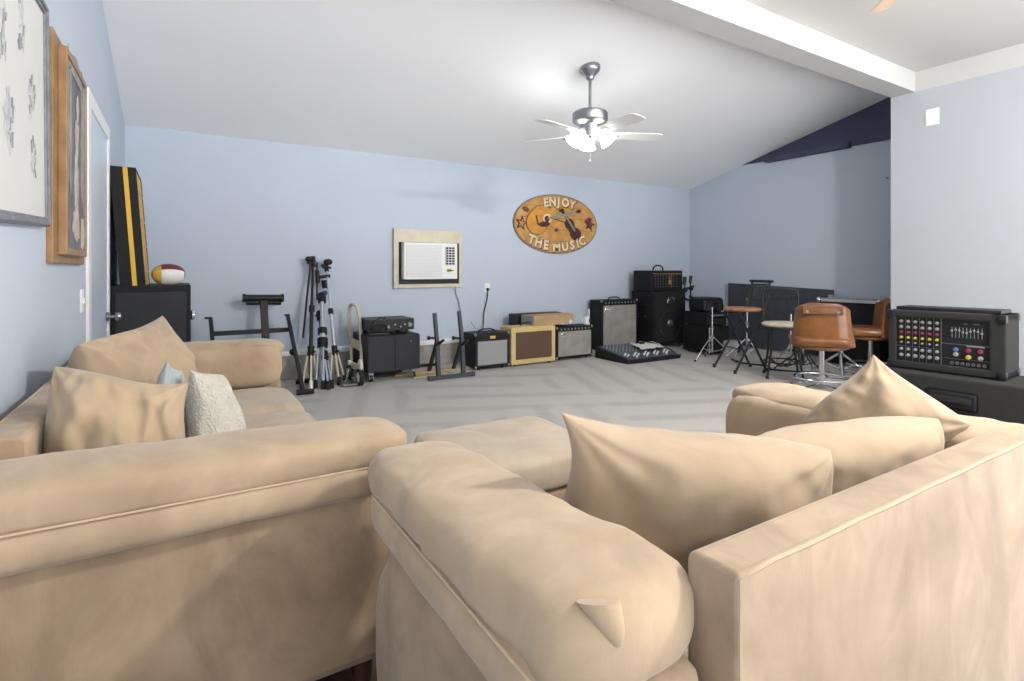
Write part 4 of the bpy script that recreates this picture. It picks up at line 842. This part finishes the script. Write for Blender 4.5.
m = MB(); m.bb((-W2/2+.04, -.006, hz2-.05), (W2/2-.04, -.003, hz2-.045)).bb((.09, -.006, .05), (.094, -.003, hz2-.05)); m.build('trim_line', M['gold'], cp, smooth=False)
m = MB(); m.bb((.02, -.022, .10), (.055, -.012, .16), bev=.004).tube([(.035, -.015, .16), (.03, -.012, .23)], .004, n=5); m.build('tag', M['yellowknob'], t, label='yellow hanging tag')
m = MB(); m.tube([(-.11, .18, hz2), (-.09, .18, hz2+.05), (-.04, .18, hz2+.075), (.04, .18, hz2+.075), (.09, .18, hz2+.05), (.11, .18, hz2)], .012, n=8); m.build('handle', M['rubber'], t)

# floor mixer
t = thing('mixing_console', 'flat mixing console lying on the carpet in front of the tall speakers', 'mixer', (5.09, 4.83, 0))
def wedge(mb, x0, x1, y0, y1, zf, zk, z0=0):
    v = [mb.bm.verts.new(p) for p in ((x0, y0, z0), (x1, y0, z0), (x1, y1, z0), (x0, y1, z0), (x0, y0, zf), (x1, y0, zf), (x1, y1, zk), (x0, y1, zk))]
    for f_ in ((0, 1, 2, 3), (4, 5, 6, 7), (0, 1, 5, 4), (1, 2, 6, 5), (2, 3, 7, 6), (3, 0, 4, 7)): mb.bm.faces.new([v[i] for i in f_])
m = MB(); wedge(m, -.46, .46, 0, .62, .05, .15); m.build('chassis', M['blackp'], t, smooth=False, bevel=.01)
sl = .10/.62; zf = lambda y: .052+sl*y
m = MB(); wedge(m, -.42, .43, .03, .58, zf(.03)+.003, zf(.58)+.003, z0=.04); fp = m.build('face_panel', M['panelgrey'], t, smooth=False)
for nm, mm, js, rr in (('knob', M['whiteknob'], (.30, .36, .42, .48, .54), .008), ('fader', M['ivory'], (.10, .15), .009)):
    m = MB()
    for i in range(14):
        for j in js:
            y_ = j+(.05*math.sin(i*2.1) if nm == 'fader' else 0); x_ = -.38+i*.058
            if nm == 'fader': m.box((x_, y_, zf(y_)+.014), (.012, .022, .018))
            else: m.cyl((x_, y_, zf(y_)), (x_, y_, zf(y_)+.018), rr, n=8)
    m.each(nm, mm, fp)
m = MB()
for i in range(14): x_ = -.38+i*.058; m.bb((x_-.002, .06, zf(.06)+.004), (x_+.002, .07, zf(.06)+.006)); m.box((x_, .14, zf(.14)+.004), (.004, .16, .002), rot=rotm(math.atan(sl), 0, 0))
m.each('fader_slot', M['rubber'], fp, smooth=False)
t = thing('paper_sheet', 'crumpled white sheet lying on the back of the floor mixer', 'paper', (5.25, 5.15, .13))
m = MB(); N = 16; rows = [[(-.2+.42*i/N+.04*j/N, -.13+.26*j/N, .012+.0+sl*(-.13+.26*j/N)+.018*noise.noise(Vector((i*.35, j*.4, 2)))+.014) for j in range(N+1)] for i in range(N+1)]
m.grid(rows); o = m.build('sheet', M['paper'], t); sd = o.modifiers.new('s', 'SOLIDIFY'); sd.thickness = .003
m = MB(); m.tube([(5.15, 5.25, .17), (5.22, 5.2, .19), (5.3, 5.28, .185), (5.38, 5.2, .18), (5.5, 5.1, .13), (5.52, 4.98, .1), (5.62, 4.9, .012), (5.75, 5.0, .012)], .009, n=6); m.bb((5.2, 5.2, .165), (5.28, 5.25, .19), bev=.006)
tag(m.build('audio_cable', M['rubber']), 'black audio cable trailing over the floor mixer', 'cable')

# stacked small amps in the corner (turned towards the room)
rzb = math.radians(-8); cb = Vector((6.05, 4.79, 0)); ex = Vector((math.cos(rzb), math.sin(rzb), 0)); ey = Vector((-math.sin(rzb), math.cos(rzb), 0))
loc = cb+ex*.185
amp('black bass cabinet with a silver edge strip, under a small amplifier in the corner', tuple(loc), (.37, .50, .385), M['black'], M['black_grille'], .02, rz=rzb, top=.02, handle=False, corners=False, name='bass_cabinet')
t2 = MB(); t2.cyl((-.178, -.01, .03), (-.178, -.01, .375), .008); par = [o for o in bpy.data.objects if o.name.startswith('bass_cabinet')][0]; t2.build('edge_strip', M['alu'], par)
amp('small black amplifier with a row of knobs, on the bass cabinet in the right corner', tuple(loc+ey*.03-ex*.01+Vector((0, 0, .386))), (.355, .45, .185), M['black'], M['black_grille'], .02, rz=rzb, top=.075, knobs=10, handle=False, corners=False, feet=.008, name='amplifier_head')
t = thing('gear_bag', 'black padded gear bag on the small amplifier in the right corner', 'bag', tuple(loc+ey*.05-ex*.06+Vector((0, 0, .572))), rzb)
m = MB(); m.bb((-.12, .02, 0), (.23, .36, .20), bev=.06, seg=4); m.build('bag_body', M['black'], t)
m = MB(); m.bb((-.15, -.005, .02), (.03, .03, .16), bev=.03, seg=3).bb((.05, .0, .02), (.17, .03, .16), bev=.025, seg=3); m.build('pocket', M['charcoal'], t)
m = MB(); m.tube([(-.12, .0, .03), (-.11, -.02, .14), (-.02, -.02, .19), (.06, -.02, .14), (.07, 0, .03)], .010, n=6); m.tube([(-.03, -.0, .0), (-.02, -.025, .12), (.08, -.02, .2), (.17, -.01, .1), (.18, 0, .02)], .008, n=6); m.build('strap', M['blackp'], t)
for i, (u_, lb) in enumerate(((684.5, 'black stand top sticking up behind the loudspeaker, left of the pair'), (690.5, 'black stand top sticking up behind the gear bag, right of the pair'))):
    ym = (5.74, 5.95)[i]; q = P(u_, 280, ym); t = thing('microphone_stand', lb, 'stand', (q.x, ym, 0))
    zt_ = P(u_, 277-i, ym).z
    m = MB(True); m.cyl((q.x, ym, .02), (q.x, ym, zt_), .012).cyl((q.x-.012, ym, zt_-.12), (q.x+.012, ym, zt_), .022, .03, n=10); m.build('pole', M['blackm'], t)
    m = MB(True); m.cyl((q.x-.06, ym-.01, zt_-.20), (q.x+.06, ym-.01, zt_-.17), .018).sph((q.x, ym-.01, zt_-.2), .04, n=10).cyl((q.x-.04, ym-.02, zt_-.33), (q.x+.06, ym-.02, zt_-.36), .02); m.build('clamp', M['blackp'], t)
    m = MB(True); m.lathe([(.001, .0), (.10, .0), (.10, .015), (.02, .03), (.001, .03)], (q.x, ym, 0), n=20); m.build('base', M['blackm'], t)

# small chrome tripod stand
pc = Vector((5.78, 4.52, 0)); t = thing('cymbal_stand', 'thin chrome tripod stand in front of the bass cabinet', 'stand', tuple(pc))
m = MB(); m.cyl((0, 0, .13), (0, 0, .66), .009).cyl((0, 0, .10), (0, 0, .42), .013).sph((0, 0, .665), .014, n=8); m.build('pole', M['chrome'], t)
m = MB(); m.cyl((0, 0, .27), (0, 0, .31), .022).cyl((0, 0, .40), (0, 0, .43), .02).cyl((0, 0, .1), (0, 0, .13), .02); m.build('collar', M['nickel'], t)
for k_ in range(3):
    a = math.radians(175+k_*120); e_ = Vector((math.cos(a), math.sin(a), 0)); m = MB(); m.tube([e_*.015+Vector((0, 0, .30)), e_*.15+Vector((0, 0, .17)), e_*.29+Vector((0, 0, .012))], .006, n=6).tube([e_*.012+Vector((0, 0, .11)), e_*.16+Vector((0, 0, .16))], .006, n=6); lg = m.build('leg', M['chrome'], t)
    m = MB(); m.sph(e_*.29+Vector((0, 0, .014)), .014, n=8); m.build('rubber_foot', M['rubber'], lg)

# dark slate board leaning along the right wall
a = PX(728, 283, 7.20); b = PX(832, 290, 7.19)
t = thing('folded_table', 'large dark slate board standing upright along the right wall behind the stools', 'board', ((a.x+b.x)/2, (a.y+b.y)/2, 0))
def vbox(mb, p, q, th, z0, nrm):
    p = Vector(p); q = Vector(q); n_ = Vector(nrm)*th
    v = [mb.bm.verts.new(x_) for x_ in ((p.x, p.y, z0), (q.x, q.y, z0), q, p)]; v2 = [mb.bm.verts.new(Vector(x_.co)+n_) for x_ in v]
    mb.bm.faces.new(v); mb.bm.faces.new(v2)
    for i in range(4): mb.bm.faces.new((v[i], v[(i+1) % 4], v2[(i+1) % 4], v2[i]))
m = MB(True); vbox(m, a, b, .05, .02, (1, 0, 0)); m.build('board', M['slate'], t, smooth=False, bevel=.004)
m = MB(True); m.bb((b.x-.02, b.y-.02, b.z-.16), (b.x+.02, b.y+.04, b.z-.06), bev=.005).bb((a.x-.015, a.y-.1, 0), (a.x+.04, a.y-.04, .03)); m.bb((b.x-.015, b.y+.06, 0), (b.x+.04, b.y+.12, .03)); m.build('bracket', M['nickel'], t)
# big black case with silver edges
t = thing('flight_case', 'big black equipment case with silver edging, behind the tan bar stools', 'case', (7.03, 3.4, 0))
x0_, x1_, y0_, y1_, h_ = 6.82, 7.24, 3.05, 3.74, .79
m = MB(True); m.bb((x0_, y0_, .03), (x1_, y1_, h_), bev=.006); m.build('case_body', M['black'], t, smooth=False)
m = MB(True); e_ = .028
for yy in (y0_, y1_): m.bb((x0_-.005, yy-.004 if yy == y0_ else yy-e_, h_-.012), (x1_, yy+e_ if yy == y0_ else yy+.004, h_+.006))
for xx in (x0_-.005, x1_-e_): m.bb((xx, y0_, h_-.012), (xx+e_, y1_, h_+.006))
m.bb((x0_-.006, y0_-.004, h_-.03), (x0_, y1_, h_+.005)); m.build('edging', M['alu'], t, smooth=False)
m = MB(True); m.bb((x0_+.03, y0_+.03, h_-.002), (x1_-.03, y1_-.03, h_+.004)); m.build('lid', M['greyknob'], t, smooth=False, label='grey lid surface')
m = MB(True)
for yy in (y0_, y1_): m.sph((x0_, yy, h_-.01), .035, n=10)
m.each('corner_guard', M['chrome'], t)
m = MB(True); m.bb((x0_-.012, 3.2, .48), (x0_, 3.6, .52), bev=.004); m.build('rail', M['blackp'], t)
m = MB(True)
for i in range(9): m.bb((x0_-.008, 3.30+i*.03, .30), (x0_-.004, 3.318+i*.03, .32))
m.each('printed_mark', M['greyknob'], t, smooth=False)
m = MB(True); 
for yy in (y0_+.1, y1_-.1):
    for xx in (x0_+.06, x1_-.06): m.cyl((xx, yy, 0), (xx, yy, .032), .025)
m.each('foot', M['rubber'], t)
# drum stand tripods and white box behind the stools
def drum_leg_stand(label, p, h_, mt, r_=.26, a0=0, br=.008):
    t = thing('drum_stand', label, 'stand', (p[0], p[1], 0)); m = MB(); m.cyl((0, 0, .06), (0, 0, h_), .012).cyl((0, 0, .1), (0, 0, h_*.55), .017); m.build('pole', mt, t)
    m = MB(); m.cyl((0, 0, h_*.52), (0, 0, h_*.60), .025).cyl((0, 0, .20), (0, 0, .25), .025); m.build('collar', M['nickel'], t)
    for k_ in range(3):
        a = a0+k_*2*PI/3; e_ = Vector((math.cos(a), math.sin(a), 0)); m = MB(); m.tube([e_*.02+Vector((0, 0, .24)), e_*r_+Vector((0, 0, .012))], br, n=6).tube([e_*.015+Vector((0, 0, .07)), e_*r_*.55+Vector((0, 0, .12))], br*.8, n=6); m.build('leg', mt, t)
    return t
drum_leg_stand('slim white-topped chrome stand behind the wooden stool', (6.35, 4.42), .78, M['chrome'], a0=.4)
drum_leg_stand('chrome drum hardware stand behind the cream stool', (6.28, 3.78), .62, M['chrome'], a0=1.2)
drum_leg_stand('black drum hardware stand between the cream stool and the tan stool', (6.05, 3.50), .38, M['blackm'], a0=.2, r_=.3)
drum_leg_stand('short chrome stand with slanted leg right of the tan stool pedestal', (6.12, 3.12), .46, M['chrome'], a0=-.5, r_=.32, br=.012)
t = thing('power_box', 'small pale electronic box on the floor under the wooden stool', 'box', (6.33, 4.62, 0), .3)
m = MB(); m.bb((-.11, -.09, 0), (.11, .09, .20), bev=.01); m.build('housing', M['silver'], t, smooth=False)
m = MB(); m.bb((-.08, -.094, .05), (.02, -.088, .16), bev=.002).cyl((.06, -.098, .1), (.06, -.088, .1), .02); m.build('socket', M['charcoal'], t)
m = MB()
m.tube([(6.0, 4.4, .012), (5.85, 4.15, .012), (5.95, 3.85, .012), (5.75, 3.7, .012), (5.9, 3.45, .012), (6.1, 3.3, .012), (5.9, 3.15, .012)], .010, n=6); tag(m.build('cable', M['rubber']), 'black cable snaking on the carpet under the stools', 'cable')

# ================================================================== STOOLS
# folding wooden-seat stool
sc = Vector((5.52, 3.90, 0)); t = thing('folding_stool', 'black folding stool with a round wooden seat and barred backrest', 'stool', tuple(sc))
fdir = Vector((-.93, .36, 0)).normalized(); wdir = Vector((-.36, -.93, 0)).normalized(); SH = .70
m = MB(); m.lathe([(.001, -.02), (.19, -.02), (.205, -.01), (.208, .0), (.20, .018), (.001, .022)], (0, 0, SH), n=32); m.build('seat', M['seatwood'], t)
bt = -fdir*.24
for s_ in (-1, 1):
    foot = fdir*.23+wdir*s_*.21; kn = -fdir*.15+wdir*s_*.17+Vector((0, 0, SH-.04)); tp = bt+wdir*s_*.16+Vector((0, 0, 1.02))
    m = MB(); m.tube([foot+Vector((0, 0, .012)), kn, tp], .013, n=8); lg = m.build('long_leg', M['blackm'], t); m = MB(); m.cyl(foot, foot+Vector((0, 0, .04)), .018); m.build('rubber_foot', M['rubber'], lg)
    foot = -fdir*.20+wdir*s_*.15; m = MB(); m.tube([foot+Vector((0, 0, .012)), fdir*.14+wdir*s_*.14+Vector((0, 0, SH-.03))], .013, n=8); lg = m.build('short_leg', M['blackm'], t); m = MB(); m.cyl(foot, foot+Vector((0, 0, .04)), .018); m.build('rubber_foot', M['rubber'], lg)
def at_back(s_, z): # point on the backrest
    q = (z-(SH-.04))/(1.02-(SH-.04)); return (-fdir*.15*(1-q)+bt*q)+wdir*s_*(.17*(1-q)+.16*q)+Vector((0, 0, z))
m = MB(); m.tube([at_back(-1.25, 1.02), at_back(1.25, 1.02)], .017, n=8).tube([at_back(-1, .80), at_back(1, .80)], .009, n=6).tube([at_back(-1, .985), at_back(1, .985)], .008, n=6)
for s_ in (-.5, -.17, .17, .5): m.tube([at_back(s_, .80), at_back(s_, .985)], .006, n=5)
m.build('backrest', M['blackm'], t)
m = MB(); m.tube([fdir*.10+wdir*.20+Vector((0, 0, .25)), fdir*.10-wdir*.20+Vector((0, 0, .25))], .008, n=6).tube([fdir*.14+wdir*.15+Vector((0, 0, SH-.04)), fdir*.14-wdir*.15+Vector((0, 0, SH-.04))], .009, n=6); m.build('crossbar', M['blackm'], t)

# cream round seat chair with scrolled back (sitter faces the camera)
sc = Vector((5.52, 3.41, 0)); yw = math.atan2(-sc.x, sc.y)+.0; t = thing('metal_chair', 'dark metal chair with a cream round seat and curled wire backrest', 'chair', tuple(sc), -math.atan2(sc.x, sc.y)+.12); SH = .565
m = MB(); m.lathe([(.001, -.02), (.18, -.025), (.208, -.01), (.212, .005), (.19, .024), (.001, .03)], (0, 0, SH), n=32); m.build('seat', M['seatcream'], t)
m = MB(); m.tube(arc((0, 0, SH-.035), .195, 0, 2*PI, 28, (1, 0, 0), (0, 1, 0))[:-1], .011, n=6, closed=True).tube(arc((0, 0, .17), .19, 0, 2*PI, 28, (1, 0, 0), (0, 1, 0))[:-1], .008, n=6, closed=True); m.build('seat_ring', M['blackm'], t)
for a in (45, 135, 225, 315):
    e_ = Vector((math.cos(math.radians(a)), math.sin(math.radians(a)), 0)); m = MB(); m.tube([e_*.17+Vector((0, 0, SH-.03)), e_*.19+Vector((0, 0, .25)), e_*.24+Vector((0, 0, .01))], .012, n=8); lg = m.build('leg', M['blackm'], t); m = MB(); m.cyl(e_*.242, e_*.24+Vector((0, 0, .03)), .017); m.build('rubber_foot', M['rubber'], lg)
m = MB(); bw = .175; zb0, zb1 = SH-.02, .93
Y_ = .20
m.tube([(-bw, Y_-.04, zb0), (-bw, Y_, zb0+.15), (-bw-.005, Y_+.03, zb1-.03), (-bw+.02, Y_+.03, zb1)] + [(-bw+.02+(2*bw-.04)*i/10, Y_+.03, zb1+.018*math.sin(PI*i/10)) for i in range(1, 10)] + [(bw-.02, Y_+.03, zb1), (bw+.005, Y_+.03, zb1-.03), (bw, Y_, zb0+.15), (bw, Y_-.04, zb0)], .010, n=8); fr = m.build('back_frame', M['blackm'], t)
m = MB(); m.tube([(-bw, Y_+.02, zb1-.10), (bw, Y_+.02, zb1-.10)], .007, n=6)
for s_ in (-1, 1):
    m.tube(arc((s_*.055, Y_+.025, zb1-.09), .055, 0, PI, 12, (1, 0, 0), (0, 0, 1), ry=.085), .0065, n=6); m.tube(arc((s_*.12, Y_+.025, zb1-.09), .045, 0, PI, 12, (1, 0, 0), (0, 0, 1), ry=.06), .0055, n=6)
m.tube([(-.06, Y_, zb0+.02), (-.06, Y_+.02, zb1-.1)], .006, n=6).tube([(.06, Y_, zb0+.02), (.06, Y_+.02, zb1-.1)], .006, n=6).tube(arc((0, Y_+.005, zb0+.07), .06, 0, PI, 10, (1, 0, 0), (0, 0, 1), ry=.07), .0055, n=6)
m.build('scrollwork', M['blackm'], fr)
m = MB()
for a in (0, 90): e_ = Vector((math.cos(math.radians(a+45)), math.sin(math.radians(a+45)), 0)); m.tube([e_*.2+Vector((0, 0, .2)), e_*.05+Vector((0, 0, .12)), -e_*.05+Vector((0, 0, .12)), -e_*.2+Vector((0, 0, .2))], .008, n=6)
m.build('stretcher', M['blackm'], t)

def bar_stool(label, loc, rz):
    """local: sitter faces +y, shell back on the -y side"""
    t = thing('bar_stool', label, 'bar stool', loc, rz); zs = .425
    m = MB(); rows = []; NA = 24
    for j in range(13):
        q = j/12; z = zs+.0+q*.415; hw = .285-.05*q-.01*math.sin(q*PI); dp = .20-.03*q
        row = []
        for i in range(NA+1):
            a = -PI/2-math.radians(78)+math.radians(156)*i/NA; edge = abs(i-NA/2)/(NA/2); zz = z-(q**3*.06*max(0, edge-.3)/.7)
            row.append(Vector((hw*sup(math.cos(a), 0, .72), dp*sup(math.sin(a), 0, .8)-.04*q, zz)))
        rows.append(row)
    m.grid(rows); sh = m.build('back_shell', M['vinyl'], t, ang=80); sd = sh.modifiers.new('s', 'SOLIDIFY'); sd.thickness = .045; sd.offset = -1; bv = sh.modifiers.new('b', 'BEVEL'); bv.width = .015; bv.segments = 3
    m = MB(); yb = -.222; m.box((0, yb, zs+.35), (.33, .02, .085), bev=.009, seg=3); hp = m.build('handle_panel', M['vinyl'], sh); 
    m = MB(); m.tube([(x_, yb-.012, z_) for x_, z_ in ((-.16, zs+.32), (-.16, zs+.38), (.16, zs+.38), (.16, zs+.32))], .004, n=6, closed=True)
    for s_ in (-1, 1): m.cyl((s_*.125, yb-.022, zs+.335), (s_*.125, yb-.008, zs+.335), .013, n=12)
    m.build('button', M['nickel'], hp)
    m = MB(); puff(m, ((-.255, .03, zs+.05), (.255, .03, zs+.05)), .235, .05, ex=.5, side=(0, 1, 0), endr=.09); m.build('seat', M['vinyl'], t)
    m = MB(); m.lathe([(.001, 0), (.20, .0), (.235, .015), (.235, .035), (.001, .035)], (0, .02, zs-.035), n=28); m.build('seat_base', M['vinyl_dark'], t)
    m = MB(); m.cyl((0, 0, .03), (0, 0, zs-.03), .025, n=18).cyl((0, 0, .03), (0, 0, .13), .034, n=18); m.build('pedestal', M['chrome'], t)
    m = MB(); m.tube(arc((0, 0, .11), .235, 0, 2*PI, 36, (1, 0, 0), (0, 1, 0))[:-1], .011, n=8, closed=True)
    for a in (0, 120, 240): e_ = Vector((math.cos(math.radians(a)), math.sin(math.radians(a)), 0)); m.tube([e_*.03+Vector((0, 0, .11)), e_*.235+Vector((0, 0, .11))], .008, n=6)
    m.build('foot_ring', M['chrome'], t)
    m = MB(); m.tube(arc((0, 0, .012), .27, 0, 2*PI, 36, (1, 0, 0), (0, 1, 0))[:-1], .013, n=8, closed=True)
    for a in (45, 135, 225, 315): e_ = Vector((math.cos(math.radians(a)), math.sin(math.radians(a)), 0)); m.tube([e_*.03+Vector((0, 0, .05)), e_*.27+Vector((0, 0, .014))], .010, n=6)
    m.build('base', M['chrome'], t); return t
q = Vector((5.28, 2.87, 0)); s1 = bar_stool('tan vinyl swivel bar stool seen from behind, beside the cream-seated chair', tuple(q), -math.atan2(q.x, q.y)+.04)
dup(s1, (6.50, 3.0, .0), math.radians(34), 'tan vinyl bar stool seen from the side, half hidden by the near right wall')

# ================================================================== POWERED MIXER on speaker at right
fx0, yl, yr, zb_, zt_ = 4.10, 1.77, 1.17, .50, .895
rz = math.radians(-90+4); cx, cy = 4.1, (yl+yr)/2
# local frame: x along the front (left->right as seen), y into depth, front faces local -y
t = thing('loudspeaker', 'large grey carpeted loudspeaker cabinet under the powered mixer at right', 'speaker', (3.98, cy-.08, 0), rz)
m = MB(); m.bb((-.40, 0, .02), (.52, .46, zb_-.004), bev=.02, seg=3); m.build('cabinet', M['greycarpet'], t)
m = MB(); m.bb((-.13, -.006, .30), (.13, .02, .42), bev=.025, seg=3); hp = m.build('handle_cup', M['blackp'], t)
m = MB(); m.bb((-.10, -.012, .345), (.10, .0, .385), bev=.008); m.build('handle_bar', M['rubber'], hp)
m = MB()
for xx in (-.38, .50): m.sph((xx, .012, zb_-.03), .03, n=10)
m.each('corner_guard', M['blackp'], t)
m = MB(); m.bb((-.36, -.006, .04), (.48, .004, .27), bev=.004); m.build('speaker_grille', M['black_grille'], t, smooth=False)
t = thing('powered_mixer', 'black powered mixer amplifier with coloured knobs on the carpeted loudspeaker at right', 'mixer', (4.09, cy, zb_), rz); W_ = .60; hm = .385
m = MB(); fr_ = .045
m.bb((-W_/2, .0, .004), (-W_/2+fr_, .30, hm), bev=.012).bb((W_/2-fr_*1.7, .0, .004), (W_/2, .30, hm), bev=.012).bb((-W_/2, .0, .004), (W_/2, .30, .05), bev=.012).bb((-W_/2, .0, hm-.045), (W_/2, .30, hm), bev=.012).bb((-W_/2+.02, .05, .02), (W_/2-.02, .30, hm-.02)); m.build('case', M['greycarpet'], t, smooth=False)
m = MB(); m.bb((-W_/2+.03, .05, hm-.002), (W_/2-.03, .27, hm+.022), bev=.006); m.build('lid', M['blackp'], t)
m = MB()
for sx in (-1, 1):
    for zz in (.025, hm-.025):
        for yy in (.012, .285): m.box((sx*(W_/2-.016), yy, zz), (.042, .046, .05), bev=.012)
m.each('corner_guard', M['blackp'], t)
xl_, xr_ = -W_/2+fr_, W_/2-fr_*1.7; zl_, zh_ = .05, hm-.045
m = MB(); m.bb((xl_, .02, zl_), (xr_, .06, zh_)); cp = m.build('control_panel', M['blackp'], t, smooth=False)
ww = xr_-xl_; hw_ = zh_-zl_
def px(f_): return xl_+ww*f_
def pz(f_): return zl_+hw_*f_
m = MB()
m.bb((px(.505)-.002, .017, zl_), (px(.505)+.002, .021, zh_)).bb((px(.505), .017, pz(.47)), (xr_, .021, pz(.48))).bb((px(.505), .017, pz(.16)), (xr_, .021, pz(.165))).bb((xl_, .0185, pz(.33)), (px(.505), .021, pz(.335)))
for i in range(1, 6): m.bb((px(.02+i*.081)-.0007, .0185, zl_), (px(.02+i*.081)+.0007, .021, zh_))
m.build('panel_line', M['nickel'], cp, smooth=False)
KR = .0085
for r_, (zf_, mm, rr) in enumerate(((.90, 'whiteknob', 1), (.77, 'whiteknob', 1), (.65, 'redknob', .9), (.53, 'yellowknob', .9), (.42, 'whiteknob', .65), (.27, 'whiteknob', 1), (.13, 'greyknob', 1.15))):
    for i in range(6):
        m = MB(); p_ = Vector((px(.055+i*.081), .02, pz(zf_))); m.cyl(p_+Vector((0, 0, 0)), p_+Vector((0, -.018, 0)), KR*rr*1.05, KR*rr*.85, n=12).cyl(p_, p_+Vector((0, -.004, 0)), KR*rr*1.25, n=12); m.build('knob', M[mm], cp, label={'redknob': 'red knob', 'yellowknob': 'yellow knob', 'whiteknob': 'pale knob', 'greyknob': 'grey knob'}[mm])
m = MB()
for i in range(9): m.bb((px(.62+i*.038)-.0012, .0175, pz(.62)), (px(.62+i*.038)+.0012, .0205, pz(.84)))
m.each('slider_slot', M['greyknob'], cp, smooth=False)
for i in range(9):
    m = MB(); zz = pz(.76+.03*math.sin(i*1.3)); m.box((px(.62+i*.038), .014, zz), (.010, .012, .010), bev=.002); m.build('slider', M['whiteknob'], cp)
for (fx_, fz_, mm) in ((.66, .36, 'blueknob'), (.66, .26, 'greyknob'), (.79, .36, 'redknob'), (.79, .22, 'yellowknob'), (.91, .36, 'redknob'), (.91, .22, 'whiteknob')):
    m = MB(); p_ = Vector((px(fx_), .02, pz(fz_))); m.cyl(p_, p_+Vector((0, -.018, 0)), .0115, .0095, n=14).cyl(p_, p_+Vector((0, -.004, 0)), .014, n=14); m.build('knob', M[mm], cp, label=mm.replace('knob', '')+' large knob')
for i in range(7):
    m = MB(); p_ = Vector((px(.62+i*.055), .02, pz(.07))); m.cyl(p_, p_+Vector((0, -.008, 0)), .009, n=12); jk = m.build('jack_socket', M['nickel'], cp)
    m = MB(); m.cyl(p_+Vector((0, -.0075, 0)), p_+Vector((0, -.0095, 0)), .004, n=8); m.build('socket_hole', M['rubber'], jk)
m = MB(); m.bb((px(.77), .0175, pz(.44)), (px(.95), .0205, pz(.465))).bb((px(.74), .0175, pz(.915)), (px(.78), .0205, pz(.925))).bb((px(.84), .0175, pz(.915)), (px(.90), .0205, pz(.925))); m.each('panel_print', M['whiteknob'], cp, smooth=False)

# ------------------------------------------------------------------ groups of repeated things
for pre, g_ in (('back_cushion', 'loose beige cushions on the sofas'), ('throw_pillow', 'throw pillows on the left sofa'), ('guitar_amplifier', 'guitar amplifiers along the back wall'), ('tripod_stand', 'folded stands leaning on the back wall'),
                ('bar_stool', 'tan vinyl bar stools'), ('drum_stand', 'drum hardware stands behind the stools'), ('microphone_stand', 'stand tops behind the loudspeaker'), ('wood_plank', 'pale planks on the floor'), ('ceiling_fan', 'ceiling fans')):
    for o in bpy.data.objects:
        if o.parent is None and o.name.split('.')[0] == pre: o['group'] = g_
